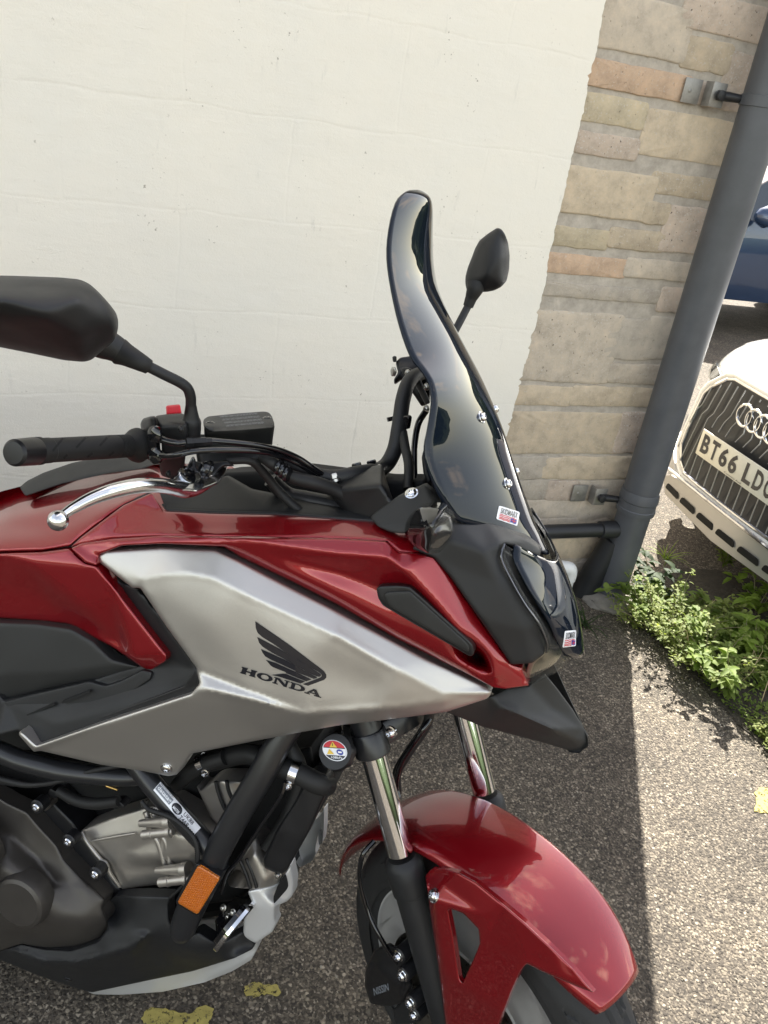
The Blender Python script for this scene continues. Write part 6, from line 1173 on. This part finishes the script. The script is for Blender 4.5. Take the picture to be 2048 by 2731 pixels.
# ------------------------------------------------------------ weeds
def leafmat(name, c1, c2):
    m = bpy.data.materials.new(name); m.use_nodes = True; nt = m.node_tree; nt.nodes.clear(); L = nt.links
    out = nt.nodes.new('ShaderNodeOutputMaterial'); p = nt.nodes.new('ShaderNodeBsdfPrincipled'); p.inputs['Roughness'].default_value = .62; p.inputs['Specular IOR Level'].default_value = .25; t = nt.nodes.new('ShaderNodeBsdfTranslucent')
    tc = nt.nodes.new('ShaderNodeTexCoord'); n = nt.nodes.new('ShaderNodeTexNoise'); n.inputs['Scale'].default_value = 22; n.inputs['Detail'].default_value = 3; L.new(tc.outputs['Object'], n.inputs['Vector'])
    c = ramp(nt, n.outputs['Fac'], [(.32, c1), (.68, c2)]); L.new(c, p.inputs['Base Color'])
    g = nt.nodes.new('ShaderNodeMix'); g.data_type = 'RGBA'; g.blend_type = 'MULTIPLY'; g.inputs[0].default_value = 1; L.new(c, g.inputs[6]); g.inputs[7].default_value = (1.6, 1.7, .7, 1); L.new(g.outputs[2], t.inputs[0])
    ms = nt.nodes.new('ShaderNodeMixShader'); ms.inputs[0].default_value = .42; L.new(p.outputs[0], ms.inputs[1]); L.new(t.outputs[0], ms.inputs[2]); L.new(ms.outputs[0], out.inputs[0]); return m
M['leaf'] = leafmat('weed_leaf', (.09, .14, .025), (.20, .26, .06)); M['leafpale'] = leafmat('pale_weed_leaf', (.13, .17, .045), (.25, .28, .09)); M['blade'] = leafmat('grass_blade', (.12, .19, .025), (.24, .32, .06)); M['leafshade'] = leafmat('shaded_weed_leaf', (.02, .04, .016), (.05, .08, .03))  # the darkest leaf green has shade put into its colour, for plants out of the sun
M['stem'] = mat('weed_stem', (.16, .14, .07), .6); M['straw'] = mat('dead_straw', (.42, .33, .18), .7); M['flower'] = mat('yellow_petals', (.75, .55, .03), .5)
def leaf(mb, p, d, up_, l, w_, fold=.25, droop=.3):
    d = d/np.linalg.norm(d); s_ = np.cross(d, up_); s_ /= np.linalg.norm(s_)+1e-9; n = np.cross(s_, d)
    a = p; b_ = p+d*l*.45; c = p+d*l-n*l*droop; k = len(mb.v)
    mb.v += [tuple(a), tuple(b_-n*l*droop*.2), tuple(c), tuple(p+d*l*.35+s_*w_+n*w_*fold), tuple(p+d*l*.72+s_*w_*.75+n*(w_*fold-l*droop*.45)), tuple(p+d*l*.35-s_*w_+n*w_*fold), tuple(p+d*l*.72-s_*w_*.75+n*(w_*fold-l*droop*.45))]
    mb.f += [(k, k+3, k+1), (k+3, k+4, k+1), (k+4, k+2, k+1), (k, k+1, k+5), (k+5, k+1, k+6), (k+6, k+1, k+2)]
def rdir(z0=.1, z1=1): a = random.uniform(0, 6.283); z = random.uniform(z0, z1); r = math.sqrt(max(0, 1-z*z)); return np.array([r*math.cos(a), r*math.sin(a), z])
def weed(kind, seed, h):
    random.seed(seed); S = MB(); Lf = MB(); Fl = MB(); Zu = np.array([0, 0, 1.])
    if kind == 'broad':
        for k in range(random.randint(5, 8)):
            d = rdir(.45, .95); P = [np.array([random.uniform(-.012, .012), random.uniform(-.012, .012), 0])]
            for j in range(5): P.append(P[-1]+(d+np.array([0, 0, .25-.16*j]))*h/4.6+np.array([random.uniform(-1, 1), random.uniform(-1, 1), 0])*h*.03)
            S.tube(P, [.0022, .002, .0018, .0015, .0012, .0008], n=5, sub=2)
            for j in range(1, 6):
                for _ in range(4): leaf(Lf, P[j]+np.array([0, 0, random.uniform(-.01, .01)]), rdir(-.1, .6), Zu, random.uniform(.028, .052), random.uniform(.008, .014))
    elif kind == 'bushy':
        for k in range(random.randint(10, 15)):
            d = rdir(.25, .9); P = [np.array([random.uniform(-.02, .02), random.uniform(-.02, .02), 0])]
            for j in range(6): P.append(P[-1]+d*h/6+np.array([random.uniform(-1, 1), random.uniform(-1, 1), random.uniform(-.3, .6)])*h*.045)
            S.tube(P, [.0016]*6+[.0006], n=4, sub=1)
            for j in range(1, 7):
                for _ in range(9): leaf(Lf, P[j]+np.array([random.uniform(-1, 1), random.uniform(-1, 1), random.uniform(-1, 1)])*.016, rdir(-.3, .9), Zu, random.uniform(.009, .022), random.uniform(.003, .0065))
    elif kind == 'grass':
        for k in range(random.randint(16, 26)):
            d = rdir(.35, .95); l = h*random.uniform(.6, 1.25); p = np.array([random.uniform(-.015, .015), random.uniform(-.015, .015), 0]); w_ = random.uniform(.0022, .0042); s_ = np.cross(d, Zu); s_ /= np.linalg.norm(s_); k0 = len(Lf.v); nseg = 6
            for j in range(nseg+1):
                t = j/nseg; c = p+d*l*t+np.array([0, 0, -1])*l*.38*t*t; ww = w_*(1-t)**.6; Lf.v += [tuple(c+s_*ww), tuple(c-s_*ww)]
            Lf.f += [(k0+2*j, k0+2*j+1, k0+2*j+3, k0+2*j+2) for j in range(nseg)]
        S.tube([(0, 0, 0), (0, 0, .01)], .004, n=5, sub=1)
    elif kind == 'flower':
        for k in range(7):
            d = rdir(.75, .98); P = [np.zeros(3)]
            for j in range(6): P.append(P[-1]+d*h/6+np.array([random.uniform(-1, 1), random.uniform(-1, 1), 0])*h*.03)
            S.tube(P, [.0018]*6+[.001], n=5, sub=2)
            for j in range(1, 6):
                for _ in range(4): leaf(Lf, P[j], rdir(-.1, .7), Zu, random.uniform(.02, .04), random.uniform(.004, .008))
            if k % 2 == 0:
                for _ in range(10): leaf(Fl, P[-1], rdir(.1, .8), Zu, .010, .003)
    return S, Lf, Fl
protos = {}
def make_weed(kind, seed, h, lm, label, group):
    key = (kind, seed)
    r = bpy.data.objects.new({'broad': 'broadleaf_weed', 'bushy': 'bushy_weed', 'grass': 'grass_tuft', 'flower': 'flowering_weed'}[kind], None); col.objects.link(r); thing(r, label, 'weed' if kind != 'grass' else 'grass tuft', group)
    if key in protos:
        for c in protos[key]: d = c.copy(); col.objects.link(d); d.parent = r
    else:
        S, Lf, Fl = weed(kind, seed, h); ch = []
        if kind != 'grass': ch.append(S.obj('stems', M['stem'], r))
        ch.append(link_mesh('leaves', Lf.v, Lf.f, M[lm], r, True))
        if Fl.v: ch.append(link_mesh('flowers', Fl.v, Fl.f, M['flower'], r, True))
        protos[key] = ch
    return r
def put(r, u, v, s_, rz): p = at_z(u, v, 0); r.location = (p[0], p[1], 0); r.scale = (s_, s_, s_); r.rotation_euler = (0, 0, rz)
put(make_weed('broad', 1, .15, 'leafshade', 'shaded drooping broad-leaved weed growing against the right side of the drainpipe', None), 1722, 1578, 1.15, .4)
put(make_weed('flower', 2, .17, 'leaf', 'weed with small yellow flowers in front of the white car bumper', None), 1930, 1512, 1.0, 1.0)
put(make_weed('broad', 3, .15, 'blade', 'fresh green weed with upright pointed leaves at the right edge of the picture', None), 2022, 1640, 1.2, 2.0)
put(make_weed('grass', 4, .11, 'leafshade', 'shaded grass tuft between the white waste pipe and the drainpipe foot', None), 1560, 1668, 1.25, .3)
put(make_weed('grass', 5, .10, 'leafshade', 'thin shaded grass tuft beside the headlight guard at the wall foot', None), 1530, 1650, .9, 1.3)
put(make_weed('grass', 6, .10, 'blade', 'bright grass tuft growing out of the crack just right of the drainpipe foot', None), 1690, 1668, .55, 2.2)
put(make_weed('grass', 7, .16, 'blade', 'tall bright grass tuft standing alone left of the yellow flowering weed', None), 1775, 1490, .9, .2)
random.seed(21)
cnt = 0
for i in range(40):
    t = random.random(); e = random.random()
    cu, cv = 1708+t*440, 1646+t*440*1.02           # the crack line
    off = e**.9*250*(.35+.65*min(1, t*1.6)); u = cu+off*.75; v = cv-off*.72
    if v < 1470: continue
    kind = random.choice(['bushy', 'bushy', 'bushy', 'grass', 'broad']); sd = {'bushy': random.choice([11, 12, 13]), 'grass': random.choice([14, 15]), 'broad': random.choice([16, 17])}[kind]
    lm = {11: 'leafpale', 12: 'leaf', 13: 'leafpale', 14: 'blade', 15: 'blade', 16: 'leaf', 17: 'blade'}[sd]
    r = make_weed(kind, sd, {'bushy': .085, 'grass': .13, 'broad': .11}[kind], lm, {'bushy': 'low bushy small-leaved weed in the sunny strip right of the crack', 'grass': 'bright green grass tuft in the sunny strip right of the crack', 'broad': 'leafy green weed in the sunny strip right of the crack'}[kind], {'bushy': 'bushy weeds in the sunny strip', 'grass': 'grass tufts in the sunny strip', 'broad': 'leafy weeds in the sunny strip'}[kind])
    put(r, u, v, random.uniform(.7, 1.25)*(.75 if off < 30 else 1), random.uniform(0, 6.28)); cnt += 1
for i, (u, v, h, s_) in enumerate(((1735, 1672, .15, 1), (1748, 1690, .22, 2), (1790, 1722, .2, 3), (1838, 1772, .18, 4), (1880, 1800, .2, 5), (1715, 1640, .14, 6), (1765, 1700, .25, 7), (1930, 1850, .16, 8))):
    put(make_weed('broad' if i % 2 else 'bushy', 40+s_, h, 'leaf' if i % 2 else 'leafpale', ['tall straggling weed rooted in the crack, %s' % t for t in ('second nearest the drainpipe', 'third from the drainpipe', 'in the middle of the row', 'below the middle of the row', 'sixth down the crack', 'nearest the drainpipe foot', 'tallest of the row', 'lowest of the row at the right')][i], 'tall weeds along the crack'), u, v, 1.0, i*1.3)
random.seed(9)
for i in range(9):
    S = MB(); d = rdir(.55, .95); P = [np.zeros(3)]
    for j in range(6): P.append(P[-1]+d*.035+np.array([random.uniform(-1, 1), random.uniform(-1, 1), random.uniform(-1, .6)])*.008)
    S.tube(P, [.0016]*6+[.0007], n=5, sub=3)
    for j in range(3, 7): q0 = P[j]; S.tube([q0, q0+rdir(.2, .9)*.03], [.0009, .0005], n=4, sub=1)
    r = S.obj('dead_stem', M['straw'], None); thing(r, 'thin dead straw-coloured stem standing among the weeds', 'dead stem', 'dead stems among the weeds'); put(r, 1730+i*38+random.uniform(-12, 12), 1640+i*30+random.uniform(-40, 20), random.uniform(.7, 1.2), i*.7)
# low mat of seedlings and moss between them
random.seed(5); cv_ = MB()
for i in range(3600):
    t = random.random(); e = random.random()**1.3; cu, cvv = 1662+t*560, 1606+t*560*1.02; off = e*270*(.25+.75*min(1, t*1.8)); u = cu+off*.75; v = cvv-off*.72
    if v < 1450: continue
    p = at_z(u, v, 0); p = p+np.array([random.uniform(-.01, .01), random.uniform(-.01, .01), random.uniform(.002, .03*(1-.3*e))]); leaf(cv_, p, rdir(-.1, .9), np.array([0, 0, 1.]), random.uniform(.008, .02), random.uniform(.003, .006))
o = link_mesh('ground_cover', cv_.v, cv_.f, M['leaf'], None, True); thing(o, 'low mat of small green leaves filling the strip between the crack and the car', 'ground cover', None, 'stuff')
# loose grit and small stones on the tarmac
random.seed(77); gr_ = MB(); ico = bmesh.new(); bmesh.ops.create_icosphere(ico, subdivisions=1, radius=1); iv = [np.array(v.co) for v in ico.verts]; ico.faces.ensure_lookup_table(); ico.verts.index_update(); iff = [[v.index for v in f.verts] for f in ico.faces]; ico.free()
for i in range(900):
    u = random.uniform(850, 2300); v = random.uniform(1650, 2900)
    if i % 3 == 0: k = random.random(); u = 1640+k*420+random.gauss(0, 50); v = 1640+k*430+random.gauss(30, 45)
    p = at_z(u, v, 0); s_ = random.choice([.0015, .002, .0025, .0035, .005 if i % 9 == 0 else .002]); R3 = Matrix.Rotation(random.uniform(0, 6), 3, Vector((random.random(), random.random(), random.random()+.1)))
    gr_.raw([p+np.array(R3@Vector(q_*np.array([1, .8, .6])*s_*random.uniform(.8, 1.2)))+np.array([0, 0, s_*.35]) for q_ in iv], iff)
M['grit'] = mat('loose_grit', (.26, .235, .19), .85, noise=(60, .6)); o = link_mesh('loose_grit', gr_.v, gr_.f, M['grit'], None, False); thing(o, 'scattered loose grit and tiny stones lying on the tarmac', 'grit', None, 'stuff')
# dark soil under the weeds
M['soil'] = mat('damp_soil', (.045, .038, .028), .95, bump=(90, 1, .01), noise=(30, .4))
sp = [at_z(u, v, 0)[:2] for u, v in ((1664, 1608), (1700, 1655), (1800, 1760), (1950, 1915), (2120, 2080), (2300, 2180), (2400, 1800), (2150, 1620), (2000, 1545), (1900, 1520), (1780, 1520), (1700, 1560))]
P = densify(round_poly([p*1000 for p in sp], 30), 25); random.seed(2); P = np.array([p+np.array([random.uniform(-9, 9), random.uniform(-9, 9)]) for p in P])/1000
if sum(P[i][0]*P[(i+1) % len(P)][1]-P[(i+1) % len(P)][0]*P[i][1] for i in range(len(P))) < 0: P = P[::-1]
vs, es, fs, _, _, _ = delaunay_2d_cdt([Vector(p) for p in P], [], [list(range(len(P)))], 1, 1e-6)
o = link_mesh('soil', [(v[0], v[1], .004) for v in vs], fs, M['soil'], None, False); thing(o, 'strip of dark soil along the crack', None, kind='structure')
